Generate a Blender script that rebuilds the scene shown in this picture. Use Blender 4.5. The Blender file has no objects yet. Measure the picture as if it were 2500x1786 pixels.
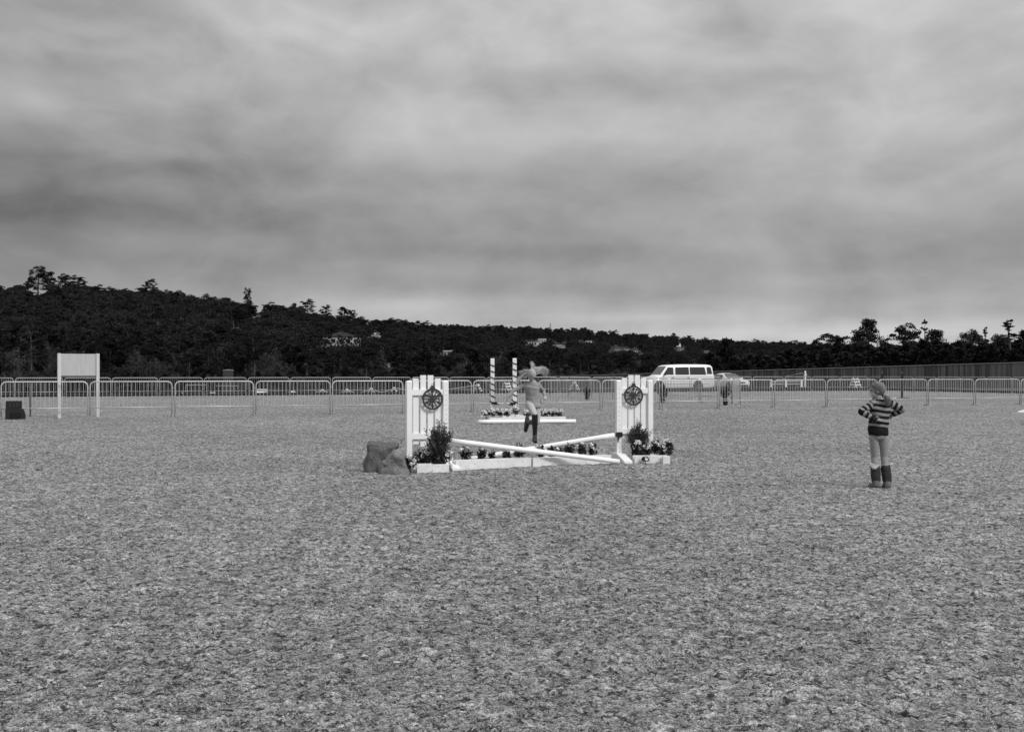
import bpy, bmesh, math, random
import numpy as np
from mathutils import Vector, Matrix, Quaternion, Euler
from mathutils import noise as mnoise
random.seed(7); rng = np.random.default_rng(7)
S = bpy.context.scene
COL = S.collection
R = math.radians
H = 1.5            # camera height above the arena, metres
F = 2800.0         # focal length in pixels of the 2500 px wide photograph
# ------------------------------------------------------------------ camera
cd = bpy.data.cameras.new('camera'); cam = bpy.data.objects.new('camera', cd); COL.objects.link(cam)
cam.location = (0, 0, H); cam.rotation_euler = (R(90), 0, 0)
cd.sensor_width = 36; cd.lens = 36 * F / 2500; cd.shift_y = 18 / 2500; cd.clip_end = 9000; cd.clip_start = 0.1
S.camera = cam
# ------------------------------------------------------------------ view
S.view_settings.view_transform = 'Standard'; S.view_settings.look = 'None'
S.view_settings.exposure = 0.55; S.view_settings.gamma = 1; S.view_settings.use_curve_mapping = False
S.cycles.max_bounces = 5; S.cycles.diffuse_bounces = 3; S.cycles.glossy_bounces = 2
S.cycles.transmission_bounces = 3; S.cycles.transparent_max_bounces = 4
# ------------------------------------------------------------------ sun
SUNP = Vector((0.72, -0.66, 0.86)).normalized()
sl = bpy.data.lights.new('sun', 'SUN'); sl.energy = 1.5; sl.angle = R(16); sl.color = (1, 1, 1)
sun = bpy.data.objects.new('sun', sl); COL.objects.link(sun)
sun.rotation_euler = (-SUNP).to_track_quat('-Z', 'Y').to_euler()
# ------------------------------------------------------------------ world (overcast sky)
W = bpy.data.worlds.new('World'); S.world = W; W.use_nodes = True
nt = W.node_tree; nt.nodes.clear()
def N(t, **kw):
    n = nt.nodes.new(t)
    for k, v in kw.items(): setattr(n, k, v)
    return n
def L(a, b): nt.links.new(a, b)
def M(op, a, b=None, c=None, clamp=False):
    n = N('ShaderNodeMath', operation=op); n.use_clamp = clamp
    for i, v in enumerate((a, b, c)):
        if v is None: continue
        if isinstance(v, (int, float)): n.inputs[i].default_value = v
        else: L(v, n.inputs[i])
    return n.outputs[0]
out = N('ShaderNodeOutputWorld'); bg = N('ShaderNodeBackground'); bg.inputs[1].default_value = 0.1
L(bg.outputs[0], out.inputs[0])
tc = N('ShaderNodeTexCoord'); sep = N('ShaderNodeSeparateXYZ'); L(tc.outputs['Generated'], sep.inputs[0])
az = M('ARCTAN2', sep.outputs[0], sep.outputs[1]); el = M('ARCSINE', sep.outputs[2])
azel = N('ShaderNodeCombineXYZ'); L(az, azel.inputs[0]); L(el, azel.inputs[1])
# brightness of the cloud layer by elevation (degrees) : radiance
ramp = N('ShaderNodeValToRGB'); ramp.color_ramp.interpolation = 'B_SPLINE'
SKY_EL = [(-90, .14), (-2, .18), (0, .42), (1.3, .37), (2.3, .33), (3.6, .27), (5, .222), (7, .225), (9.4, .255), (11.8, .292), (15, .330), (18, .360), (22, .41), (40, .60), (90, .80)]
els = ramp.color_ramp.elements
while len(els) > 1: els.remove(els[-1])
for i, (d, c) in enumerate(SKY_EL):
    p = (d + 90) / 180
    e = els[0] if i == 0 else els.new(p)
    e.position = p; e.color = (c, c, c, 1)
L(M('ADD', M('DIVIDE', el, math.pi), 0.5), ramp.inputs[0])
base = ramp.outputs[0]
# cloud structure on a flat layer overhead, foreshortened towards the horizon
zz = M('ADD', M('MAXIMUM', sep.outputs[2], 0.0), 0.16)
pl = N('ShaderNodeCombineXYZ'); L(M('DIVIDE', sep.outputs[0], zz), pl.inputs[0]); L(M('DIVIDE', sep.outputs[1], zz), pl.inputs[1])
def wnoise(vec, sc, det, ro, loc, dist=0.0, scl=(1, 1, 1)):
    mp = N('ShaderNodeMapping'); mp.inputs['Location'].default_value = loc; mp.inputs['Scale'].default_value = scl; L(vec, mp.inputs[0])
    n = N('ShaderNodeTexNoise'); n.inputs['Scale'].default_value = sc; n.inputs['Detail'].default_value = det
    n.inputs['Roughness'].default_value = ro; n.inputs['Distortion'].default_value = dist
    L(mp.outputs[0], n.inputs['Vector']); return M('SUBTRACT', n.outputs[0], 0.5)
n1 = wnoise(pl.outputs[0], 0.9, 5, 0.5, (6.6, 5.1, 0), 0.6, (1, .8, 1))
n2 = wnoise(azel.outputs[0], 7.0, 7, 0.50, (2.9, 9.4, 0), 0.9, (1.0, 1.4, 1))
n3 = wnoise(pl.outputs[0], 1.9, 7, 0.52, (9.1, 2.7, 0), 0.2)
n4 = wnoise(azel.outputs[0], 16.0, 6, 0.52, (4.3, 1.2, 0), 0.3, (1.0, 2.0, 1))
mod = M('ADD', M('ADD', M('MULTIPLY', n1, 0.28), M('MULTIPLY', n2, 0.72)), M('ADD', M('MULTIPLY', n3, 0.30), M('MULTIPLY', n4, 0.48)))
# broad cloud banks: (x px, y px, half width px, half height px, strength)
BL = [(-100, 490, 800, 230, -.40), (100, 30, 420, 140, -.26), (2150, 400, 600, 250, .14), (1450, 335, 560, 62, .28), (1560, 205, 430, 45, -.20), (1050, 450, 300, 30, -.05), (330, 538, 260, 36, -.16),
      (480, 602, 260, 28, .14), (700, 432, 350, 40, -.10), (60, 300, 120, 45, .22), (480, 232, 180, 50, .14), (760, 140, 260, 60, .08), (1300, 612, 600, 20, -.13), (1730, 606, 240, 24, .17), (1150, 667, 260, 22, .12),
      (2000, 697, 200, 22, .20), (1650, 712, 280, 24, -.12), (960, 745, 210, 28, .32), (1250, 735, 210, 26, .18), (1500, 775, 200, 14, .2), (2060, 815, 160, 25, .32), (2350, 742, 200, 20, .10), (2250, 625, 300, 40, -.08), (1900, 500, 400, 30, .06),
      (240, 120, 140, 40, .12), (130, 210, 200, 26, -.10), (420, 395, 150, 26, .12), (1180, 250, 200, 30, .10), (900, 300, 150, 60, .06), (2380, 180, 200, 60, .04)]
for (bx, by, bw, bh, s) in BL:
    mp = N('ShaderNodeMapping'); mp.vector_type = 'TEXTURE'
    mp.inputs['Location'].default_value = (math.atan((bx - 1250) / F), math.atan((911 - by) / F), 0)
    mp.inputs['Scale'].default_value = (bw / F, bh / F, 1); L(azel.outputs[0], mp.inputs[0])
    vl = N('ShaderNodeVectorMath', operation='LENGTH'); L(mp.outputs[0], vl.inputs[0])
    g = M('EXPONENT', M('MULTIPLY', M('POWER', vl.outputs['Value'], 2.0), -1.0))
    mod = M('ADD', mod, M('MULTIPLY', g, s))
fac = M('MAXIMUM', M('ADD', mod, 1.0), 0.3)
lay = M('MULTIPLY', M('MULTIPLY', base, fac), 9.3)
sky = N('ShaderNodeTexSky'); sky.sky_type = 'NISHITA'; sky.sun_disc = False
sky.sun_elevation = math.asin(SUNP.z); sky.sun_rotation = math.atan2(SUNP.x, SUNP.y)
sky.dust_density = 4.0
bw = N('ShaderNodeRGBToBW'); L(sky.outputs[0], bw.inputs[0])
tot = M('ADD', lay, M('MULTIPLY', bw.outputs[0], 0.04))
cc = N('ShaderNodeCombineColor'); [L(tot, cc.inputs[i]) for i in range(3)]
L(cc.outputs[0], bg.inputs[0])

# ================================================================== helpers
def G(px, py):
    "arena ground point (z = 0) seen at a pixel of the photograph"
    Z = H * F / (py - 911.0)
    return Vector(((px - 1250) / F * Z, Z, 0))
def AT(px, Z, z=0.0): return Vector(((px - 1250) / F * Z, Z, z))
def ZH(py, Z): return H - (py - 911.0) * Z / F

MATS = {}
def mat(name, col, rough=.8, var=0, vscale=5, bump=0, bscale=40, spec=.3, island=0, objvar=0, metal=0, det=6, stretch=None, dirt=None):
    if name in MATS: return MATS[name]
    m = bpy.data.materials.new(name); m.use_nodes = True; t = m.node_tree; ns = t.nodes; b = ns['Principled BSDF']
    b.inputs['Roughness'].default_value = rough; b.inputs['Specular IOR Level'].default_value = spec; b.inputs['Metallic'].default_value = metal
    def n(ty, **k):
        q = ns.new(ty)
        for a, v in k.items(): setattr(q, a, v)
        return q
    def mt(op, a, c):
        q = n('ShaderNodeMath', operation=op)
        for i, v in enumerate((a, c)):
            if isinstance(v, (int, float)): q.inputs[i].default_value = v
            else: t.links.new(v, q.inputs[i])
        return q.outputs[0]
    tcn = n('ShaderNodeTexCoord'); vec = tcn.outputs['Object']
    if stretch:
        mp = n('ShaderNodeMapping'); mp.inputs['Scale'].default_value = stretch; t.links.new(vec, mp.inputs[0]); vec = mp.outputs[0]
    val = None
    def add(x):
        nonlocal val
        val = x if val is None else mt('ADD', val, x)
    if var:
        q = n('ShaderNodeTexNoise'); q.inputs['Scale'].default_value = vscale; q.inputs['Detail'].default_value = det; q.inputs['Roughness'].default_value = .6
        t.links.new(vec, q.inputs['Vector']); add(mt('MULTIPLY', mt('SUBTRACT', q.outputs[0], .5), 2 * var * 2))
    if island:
        q = n('ShaderNodeNewGeometry'); add(mt('MULTIPLY', mt('SUBTRACT', q.outputs['Random Per Island'], .5), 2 * island))
    if objvar:
        q = n('ShaderNodeObjectInfo'); add(mt('MULTIPLY', mt('SUBTRACT', q.outputs['Random'], .5), 2 * objvar))
    if val is not None:
        f = mt('MAXIMUM', mt('ADD', val, 1.0), .15); c = mt('MULTIPLY', f, col)
        if dirt:   # darker splashes low on the piece (real soiling)
            q = n('ShaderNodeTexNoise'); q.inputs['Scale'].default_value = dirt[0]; q.inputs['Detail'].default_value = 8; t.links.new(vec, q.inputs['Vector'])
            r = n('ShaderNodeMapRange'); r.inputs[1].default_value = dirt[1]; r.inputs[2].default_value = dirt[1] + .08; r.inputs[3].default_value = 1; r.inputs[4].default_value = dirt[2]
            t.links.new(q.outputs[0], r.inputs[0]); c = mt('MULTIPLY', c, r.outputs[0])
        cb = n('ShaderNodeCombineColor'); [t.links.new(c, cb.inputs[i]) for i in range(3)]
        t.links.new(cb.outputs[0], b.inputs['Base Color'])
    else: b.inputs['Base Color'].default_value = (col, col, col, 1)
    if bump:
        q = n('ShaderNodeTexNoise'); q.inputs['Scale'].default_value = bscale; q.inputs['Detail'].default_value = 8; t.links.new(vec, q.inputs['Vector'])
        bn = n('ShaderNodeBump'); bn.inputs['Strength'].default_value = bump; bn.inputs['Distance'].default_value = .02
        t.links.new(q.outputs[0], bn.inputs['Height']); t.links.new(bn.outputs[0], b.inputs['Normal'])
    MATS[name] = m; return m

WHITE = mat('white_paint', .80, .5, .05, 3, .03, 60, .4, dirt=(9, .66, .72))
PLANKW = mat('white_paint_muddy', .72, .55, .12, 5, .08, 60, .4, dirt=(36, .62, .45))
POLEW = mat('white_pole_paint', .84, .42, .04, 3, .08, 60, .5, dirt=(14, .68, .7))
STEEL = mat('galvanised_steel', .50, .42, .14, 6, .1, 80, .6, metal=.3, objvar=.12)
STEELF = mat('weathered_steel', .38, .5, .18, 4, .1, 80, .4, metal=.3, objvar=.15)
IRON = mat('dark_iron', .035, .6, .2, 20, .1, 90, .3)
BLACKP = mat('black_plastic', .012, .45, .2, 12, .08, 60, .4)
HOLE = mat('drilled_hole', .01, .9)
ROCKM = mat('granite_rock', .12, .9, .45, 9, 1.0, 40, .2, det=10)
ROCKL = mat('pale_granite_rock', .19, .9, .42, 10, 1.0, 36, .2, det=10)
BOARD = mat('raw_plywood', .44, .75, .10, 3, .2, 30, .3, stretch=(3, 3, .35), dirt=(16, .68, .75))
BARK = mat('pine_bark', .075, .95, .3, 2, .8, 6, .1, objvar=.4)
BARKL = mat('pale_bark', .12, .95, .3, 2, .8, 6, .1)
LEAF = mat('pine_foliage', .020, .8, .45, .25, 0, 1, .12, island=.55, objvar=.5)
LEAFC = mat('cypress_foliage', .020, .8, .35, .4, 0, 1, .12, island=.55, objvar=.35)
LEAFS = mat('pale_shrub_foliage', .045, .8, .4, .5, 0, 1, .15, island=.5, objvar=.35)
LEAFD = mat('dark_flower_foliage', .022, .6, .3, 20, 0, 1, .3, island=.6)
LEAFB = mat('small_bush_foliage', .048, .5, .3, 14, 0, 1, .4, island=.75)
PETAL = mat('white_petals', .78, .7, .08, 20, 0, 1, .3, island=.18)
PETALG = mat('grey_petals', .34, .7, .2, 20, 0, 1, .3, island=.5)
STEMM = mat('green_stem', .03, .7)
FENCEW = mat('weathered_fence_boards', .076, .9, .35, .7, .5, 18, .2, island=.55, stretch=(4, 4, .4))
KERBM = mat('dark_kerb_timber', .03, .9, .3, 2, .4, 20, .2, objvar=.3)
KERBT = mat('pale_kerb_top', .17, .9, .3, 2, .4, 20, .2, objvar=.3)
GLASS = mat('dark_car_glass', .022, .06, spec=.8)
CARW = mat('white_car_paint', .78, .18, .02, 1, 0, 1, .6)
CARS = mat('silver_car_paint', .64, .22, .02, 1, 0, 1, .6)
TYRE = mat('tyre_rubber', .018, .8, .2, 10, .2, 60, .3)
RIMM = mat('wheel_rim', .3, .35, metal=.6)
LAMPG = mat('headlight_glass', .75, .08, spec=.9)
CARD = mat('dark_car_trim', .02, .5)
HOUSEW = mat('white_render', .42, .8, .1, 2, .1, 8, .3)
HOUSEG = mat('grey_render', .22, .8, .15, 2, .1, 8, .3)
ROOFM = mat('dark_roof', .06, .9, .25, 1.5, .3, 6, .2)
ROOFL = mat('pale_roof', .42, .9, .15, 1.5, .3, 6, .2)
SKIN = mat('skin', .36, .55, .06, 8, .05, 120, .35)
HAIR = mat('fair_hair', .50, .45, .12, 30, 0, 1, .5, island=.55)
HAIR2 = mat('dark_blond_hair', .17, .45, .2, 30, 0, 1, .5, island=.7)
SHIRT = mat('grey_knit_shirt', .29, .9, .10, 30, .9, 14, .15, stretch=(1, 1, 3.4))
BREECH = mat('pale_breeches', .42, .85, .06, 12, .25, 30, .2)
LEGG = mat('grey_leggings', .26, .9, .08, 60, .3, 40, .15)
BOOTB = mat('black_riding_boot', .016, .32, .2, 10, .15, 30, .5)
BOOTU = mat('dark_knit_boot', .05, .95, .3, 60, .9, 90, .1, stretch=(1, 1, 2))
BOOTF = mat('scuffed_suede_boot', .13, .9, .35, 30, .4, 60, .1)
FUR = mat('white_fleece', .52, .95, .12, 60, .9, 120, .1)
EYE = mat('eye', .03, .2)

class MB:
    def __init__(s): s.v = []; s.f = []; s.smooth = []
    def add(s, vs, fs, sm=False):
        o = len(s.v); s.v.extend([tuple(p) for p in vs]); s.f.extend([tuple(i + o for i in q) for q in fs]); s.smooth.extend([sm] * len(fs)); return s
    def box(s, c, d, rot=None, bev=0.0):
        x, y, z = (k / 2 for k in d); c = Vector(c)
        if bev <= 0:
            P = [Vector((a, b, e)) for a in (-x, x) for b in (-y, y) for e in (-z, z)]
            Fc = [(0, 1, 3, 2), (4, 6, 7, 5), (0, 4, 5, 1), (2, 3, 7, 6), (0, 2, 6, 4), (1, 5, 7, 3)]
        else:
            P = []; Fc = []; e = bev   # chamfered box: 24 verts
            idx = {}
            for a in (-1, 1):
                for b in (-1, 1):
                    for k in (-1, 1):
                        for ax in range(3):
                            p = [a * x, b * y, k * z]
                            for q in range(3):
                                if q != ax: p[q] -= (a, b, k)[q] * e
                            idx[(a, b, k, ax)] = len(P); P.append(Vector(p))
            for ax in range(3):
                for sg in (-1, 1):
                    o = [q for q in range(3) if q != ax]; loop = []
                    for (m, n_) in ((-1, -1), (1, -1), (1, 1), (-1, 1)):
                        t = [0, 0, 0]; t[ax] = sg; t[o[0]] = m; t[o[1]] = n_; loop.append(idx[(*t, ax)])
                    Fc.append(tuple(loop))
            for ax in range(3):
                o = [q for q in range(3) if q != ax]
                for m in (-1, 1):
                    for n_ in (-1, 1):
                        l = []
                        for (k, fa) in ((-1, o[0]), (1, o[0]), (1, o[1]), (-1, o[1])):
                            t = [0, 0, 0]; t[ax] = k; t[o[0]] = m; t[o[1]] = n_; l.append(idx[(*t, fa)])
                        Fc.append(tuple(l))
            for a in (-1, 1):
                for b in (-1, 1):
                    for k in (-1, 1): Fc.append((idx[(a, b, k, 0)], idx[(a, b, k, 1)], idx[(a, b, k, 2)]))
        if rot is not None: P = [rot @ p for p in P]
        return s.add([p + c for p in P], Fc)
    def tube(s, pts, r, seg=8, cap=True, sm=True, flat=1.0):
        pts = [Vector(p) for p in pts]; n = len(pts)
        rs = r if isinstance(r, (list, tuple)) else [r] * n
        vs = []; fs = []; prev = None
        for i, p in enumerate(pts):
            t = (pts[min(i + 1, n - 1)] - pts[max(i - 1, 0)])
            t = t.normalized() if t.length > 1e-9 else Vector((0, 0, 1))
            if prev is None:
                a = t.cross(Vector((0, 0, 1)));
                if a.length < 1e-3: a = t.cross(Vector((0, 1, 0)))
            else: a = prev - t * prev.dot(t)
            a.normalize(); b = t.cross(a); prev = a
            for k in range(seg):
                w = 2 * math.pi * k / seg; vs.append(p + (a * math.cos(w) + b * math.sin(w) * flat) * rs[i])
        for i in range(n - 1):
            for k in range(seg):
                k2 = (k + 1) % seg; fs.append((i * seg + k, i * seg + k2, (i + 1) * seg + k2, (i + 1) * seg + k))
        s.add(vs, fs, sm)
        if cap:
            o = len(s.v) - len(vs)
            s.f.append(tuple(o + k for k in reversed(range(seg)))); s.f.append(tuple(o + (n - 1) * seg + k for k in range(seg))); s.smooth += [False, False]
        return s
    def loft(s, rings, cap=True, sm=True):
        n = len(rings[0]); vs = [p for r in rings for p in r]; fs = []
        for i in range(len(rings) - 1):
            for k in range(n):
                k2 = (k + 1) % n; fs.append((i * n + k, i * n + k2, (i + 1) * n + k2, (i + 1) * n + k))
        if cap: fs.append(tuple(reversed(range(n)))); fs.append(tuple((len(rings) - 1) * n + k for k in range(n)))
        return s.add(vs, fs, sm)
    def ell(s, c, r, rot=None, nu=14, nv=9):
        c = Vector(c); r = (r, r, r) if isinstance(r, (int, float)) else r; vs = []; fs = []
        for j in range(1, nv):
            ph = math.pi * j / nv
            for i in range(nu):
                th = 2 * math.pi * i / nu; vs.append(Vector((r[0] * math.sin(ph) * math.cos(th), r[1] * math.sin(ph) * math.sin(th), r[2] * math.cos(ph))))
        vs += [Vector((0, 0, r[2])), Vector((0, 0, -r[2]))]
        for j in range(nv - 2):
            for i in range(nu):
                i2 = (i + 1) % nu; fs.append((j * nu + i, (j + 1) * nu + i, (j + 1) * nu + i2, j * nu + i2))
        T = (nv - 1) * nu
        for i in range(nu):
            i2 = (i + 1) % nu; fs.append((T, i, i2)); fs.append((T + 1, (nv - 2) * nu + i2, (nv - 2) * nu + i))
        if rot is not None: vs = [rot @ p for p in vs]
        return s.add([p + c for p in vs], fs, True)
    def prism(s, poly, y0, y1, axis='y', rot=None, off=(0, 0, 0)):
        "poly of (a,b) extruded along an axis"
        def mk(a, b, t): return Vector((a, t, b)) if axis == 'y' else (Vector((t, a, b)) if axis == 'x' else Vector((a, b, t)))
        n = len(poly); vs = [mk(a, b, y0) for a, b in poly] + [mk(a, b, y1) for a, b in poly]
        fs = [tuple(range(n)), tuple(reversed(range(n, 2 * n)))] + [(i, i + n, (i + 1) % n + n, (i + 1) % n) for i in range(n)]
        if rot is not None: vs = [rot @ p for p in vs]
        return s.add([p + Vector(off) for p in vs], fs)
    def mesh(s, name):
        me = bpy.data.meshes.new(name); me.from_pydata(s.v, [], s.f); me.polygons.foreach_set('use_smooth', s.smooth); me.update()
        b = bmesh.new(); b.from_mesh(me); bmesh.ops.recalc_face_normals(b, faces=b.faces); b.to_mesh(me); b.free(); return me
    def build(s, name, m, parent=None, **kw): return mk(name, s.mesh(name), m, parent, **kw)

def mk(name, me, m, parent=None, loc=None, rz=0, **kw):
    if m is not None and len(me.materials) == 0: me.materials.append(m)
    o = bpy.data.objects.new(name, me); COL.objects.link(o)
    if parent: o.parent = parent
    if loc is not None: o.location = loc
    if rz: o.rotation_euler = (0, 0, rz)
    for k, v in kw.items(): o[k] = v
    return o
def thing(name, label, cat, loc=(0, 0, 0), rz=0, group=None):
    o = bpy.data.objects.new(name, None); COL.objects.link(o); o.empty_display_size = .1
    o.location = loc; o.rotation_euler = (0, 0, rz); o['label'] = label; o['category'] = cat
    if group: o['group'] = group
    return o
def tag(o, label, cat, group=None):
    o['label'] = label; o['category'] = cat
    if group: o['group'] = group
    return o
CH = {}
def kids(o):
    return [c for c in COL.objects if c.parent == o]
def copy_tree(o, ch, label=None, group=None):
    c = o.copy(); COL.objects.link(c)
    if label: c['label'] = label
    if group: c['group'] = group
    for k in ch:
        kk = k.copy(); COL.objects.link(kk); kk.parent = c
    return c
def quads(name, V, m, per=4, **kw):
    "V: (n, per, 3) array of separate polygons"
    n = V.shape[0]; me = bpy.data.meshes.new(name)
    me.vertices.add(n * per); me.vertices.foreach_set('co', V.reshape(-1).astype(np.float32))
    me.loops.add(n * per); me.loops.foreach_set('vertex_index', np.arange(n * per, dtype=np.int32))
    me.polygons.add(n); me.polygons.foreach_set('loop_start', np.arange(0, n * per, per, dtype=np.int32)); me.polygons.foreach_set('loop_total', np.full(n, per, dtype=np.int32))
    me.update(calc_edges=True)
    return me
def rand_dirs(n, r=rng):
    v = r.normal(size=(n, 3)); return v / np.linalg.norm(v, axis=1)[:, None]
def leafquads(C, size, up=None, r=rng, aspect=1.0, sizevar=.5, taper=.35):
    "flat leaf-sized faces centred at C (n,3)"
    n = len(C); d = rand_dirs(n, r)
    if up is not None: d = d + up; d /= np.linalg.norm(d, axis=1)[:, None]
    t = np.cross(d, rand_dirs(n, r)); t /= np.linalg.norm(t, axis=1)[:, None] + 1e-9
    s = size * (1 + sizevar * (r.random(n) * 2 - 1)); s = s[:, None]
    a = d * s * aspect; b = t * s * .5
    return np.stack([C - a, C + b - a * .1, C + a * 1.0, C - b * taper - b * .6], axis=1)

# ================================================================== terrain
def sst(a, b, x):
    t = np.clip((x - a) / (b - a), 0, 1); return t * t * (3 - 2 * t)
SKX = np.array([-900, 0, 250, 400, 500, 600, 700, 800, 900, 1000, 1100, 1300, 1400, 1500, 1600, 1700, 1800, 1950, 2100, 2500, 3400], float)
SKY_ = np.array([700, 692, 690, 706, 718, 733, 746, 763, 776, 783, 790, 799, 803, 812, 819, 826, 831, 836, 842, 850, 860], float)
RZ_X = np.array([-900, 0, 500, 900, 1300, 1800, 2500, 3400], float)
RZ_Z = np.array([400, 420, 450, 560, 800, 1000, 1000, 1000], float)
TREEH = 9.0
def hill_params(az):
    px = 1250 + np.tan(np.clip(az, -1.0, 1.0)) * F
    zr = np.interp(px, RZ_X, RZ_Z); sk = np.interp(px, SKX, SKY_)
    top = H + (911 - sk) * zr / F - TREEH * .92
    return zr, np.maximum(top, 2)
def terr(X, Y):
    X = np.asarray(X, float); Y = np.asarray(Y, float)
    r = np.hypot(X, Y); az = np.arctan2(X, np.maximum(Y, 1e-3)); front = (Y > 0) & (np.abs(az) < 1.2)
    low = -0.12 - 1.0 * sst(0, 26, -X) - 0.9 * sst(104, 128, Y) * (1 - .9 * sst(22, 48, X))
    low = np.where(Y > 60, low, -0.12)
    zr, top = hill_params(az)
    depth = np.where(front, Y, 0)
    t = np.clip((depth - 150) / (zr - 150), 0, 1.6)
    prof = np.where(t < 1, t ** .9 * (1.0) * (1.15 - .15 * t), 1.0 - .5 * (t - 1))
    h = top * prof
    bump = 1.2 * np.sin(X * .045 + 1) * np.sin(Y * .03) * sst(170, 260, depth)
    fade = 1 - sst(.85, 1.2, np.abs(az))
    return low + np.where(front, (h + bump) * fade, 0) * (depth > 150)
# ground sheet: polar grid to the horizon
nA = 360; radii = np.concatenate([np.linspace(2, 60, 8), np.linspace(66, 150, 40), 150 * 1.035 ** np.arange(1, 95)])
th = np.linspace(-math.pi, math.pi, nA, endpoint=False)
# denser in front
th = th - .55 * np.sin(th) * 1.0
TT, RR = np.meshgrid(th, radii); GX = np.sin(TT) * RR; GY = np.cos(TT) * RR; GZ = terr(GX, GY)
V = np.stack([GX, GY, GZ], -1).reshape(-1, 3); nr = len(radii); V = np.vstack([V, [[0, 0, -.12]]])
fs = []
for i in range(nr - 1):
    for k in range(nA):
        k2 = (k + 1) % nA; fs.append((i * nA + k, (i + 1) * nA + k, (i + 1) * nA + k2, i * nA + k2))
c0 = len(V) - 1
for k in range(nA): fs.append((c0, k, (k + 1) % nA))
me = bpy.data.meshes.new('ground'); me.from_pydata(V.tolist(), [], fs); me.update(); me.polygons.foreach_set('use_smooth', [True] * len(fs))
GROUNDM = mat('rough_ground', .085, .95, .35, .5, .6, 3, .1, det=10)
HILLM = mat('forest_floor', .028, .95, .35, .5, .6, 3, .1, det=10)
me.materials.append(GROUNDM); me.materials.append(HILLM)
me.polygons.foreach_set('material_index', [1 if (p.center.y > 132) else 0 for p in me.polygons])
mk('ground', me, None, kind='structure')

# ---- arena footing: one displaced sheet
EDGE = [G(0, 969), G(500, 965.5), G(1000, 962), G(1300, 958.5), G(1640, 955.7), G(1950, 953.7), G(2170, 953), G(2250, 954.5), G(2500, 960)]
EDGE = [Vector((p.x, p.y, 0)) for p in EDGE]
PER = EDGE + [Vector((46, 62, 0)), Vector((60, 20, 0)), Vector((60, -40, 0)), Vector((-70, -40, 0)), Vector((-66, 20, 0)), Vector((-52, 58, 0))]
def edge_dist(a):
    d = np.array([math.sin(a), math.cos(a)]); best = 1e9
    for i in range(len(PER)):
        p = PER[i]; q = PER[(i + 1) % len(PER)]; e = (q.x - p.x, q.y - p.y)
        den = d[0] * e[1] - d[1] * e[0]
        if abs(den) < 1e-9: continue
        t = (p.x * e[1] - p.y * e[0]) / den; u = (p.x * d[1] - p.y * d[0]) / den
        if t > 0 and -1e-6 <= u <= 1 + 1e-6: best = min(best, t)
    return best
a1 = np.linspace(-.52, .52, 620); a2 = np.linspace(.52, 2 * math.pi - .52, 62)[1:-1]; aa = np.concatenate([a1, a2]); na = len(aa)
ed = np.array([edge_dist(a) for a in aa])
nrow = 1000
tt = np.linspace(0, 1, nrow)
r0 = 3.6
RRr = np.concatenate([np.array([.6, 1.4, 2.2, 2.9])[:, None] * np.ones(na)[None], (r0 * (ed / r0)[None, :] ** tt[:, None])], 0); nrw = RRr.shape[0]
AX = np.sin(aa)[None] * RRr; AY = np.cos(aa)[None] * RRr
V = np.stack([AX, AY, np.zeros_like(AX)], -1).reshape(-1, 3); V = np.vstack([V, [[0, 0, 0]]])
i = np.arange(nrw - 1)[:, None]; k = np.arange(na)[None]; k2 = (k + 1) % na
Q = np.stack([i * na + k, i * na + k2, (i + 1) * na + k2, (i + 1) * na + k], -1).reshape(-1, 4)
me = bpy.data.meshes.new('arena_ground')
Tn = np.stack([np.full(na, len(V) - 1), (np.arange(na) + 1) % na, np.arange(na)], -1)
me.vertices.add(len(V)); me.vertices.foreach_set('co', V.reshape(-1).astype(np.float32))
lv = np.concatenate([Q.reshape(-1), Tn.reshape(-1)]).astype(np.int32); me.loops.add(len(lv)); me.loops.foreach_set('vertex_index', lv)
ls = np.concatenate([np.arange(len(Q)) * 4, len(Q) * 4 + np.arange(na) * 3]).astype(np.int32); lt = np.concatenate([np.full(len(Q), 4), np.full(na, 3)]).astype(np.int32)
me.polygons.add(len(ls)); me.polygons.foreach_set('loop_start', ls); me.polygons.foreach_set('loop_total', lt); me.update(calc_edges=True)
me.polygons.foreach_set('use_smooth', [True] * len(ls))
if sum(p.normal.z for p in list(me.polygons)[:50]) < 0: me.flip_normals()
am = bpy.data.materials.new('arena_footing'); am.use_nodes = True; t_ = am.node_tree; b_ = t_.nodes['Principled BSDF']
b_.inputs['Roughness'].default_value = .95; b_.inputs['Specular IOR Level'].default_value = .08
def an(ty, **k):
    q = t_.nodes.new(ty)
    for a, v in k.items(): setattr(q, a, v)
    return q
def al(a, b): t_.links.new(a, b)
def am_(op, a, c, clamp=False):
    q = an('ShaderNodeMath', operation=op); q.use_clamp = clamp
    for i, v in enumerate((a, c)):
        if isinstance(v, (int, float)): q.inputs[i].default_value = v
        else: al(v, q.inputs[i])
    return q.outputs[0]
ac = an('ShaderNodeTexCoord')
def anoise(sc, det, ro, dist=0, loc=(0, 0, 0), scl=(1, 1, 1)):
    mp = an('ShaderNodeMapping'); mp.inputs['Location'].default_value = loc; mp.inputs['Scale'].default_value = scl; al(ac.outputs['Object'], mp.inputs[0])
    q = an('ShaderNodeTexNoise'); q.inputs['Scale'].default_value = sc; q.inputs['Detail'].default_value = det; q.inputs['Roughness'].default_value = ro; q.inputs['Distortion'].default_value = dist
    al(mp.outputs[0], q.inputs['Vector']); return q.outputs[0]
def mrange(x, a, b, c, d):
    q = an('ShaderNodeMapRange'); q.interpolation_type = 'SMOOTHSTEP'
    for i, v in enumerate((a, b, c, d)): q.inputs[i + 1].default_value = v
    al(x, q.inputs[0]); return q.outputs[0]
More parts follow.
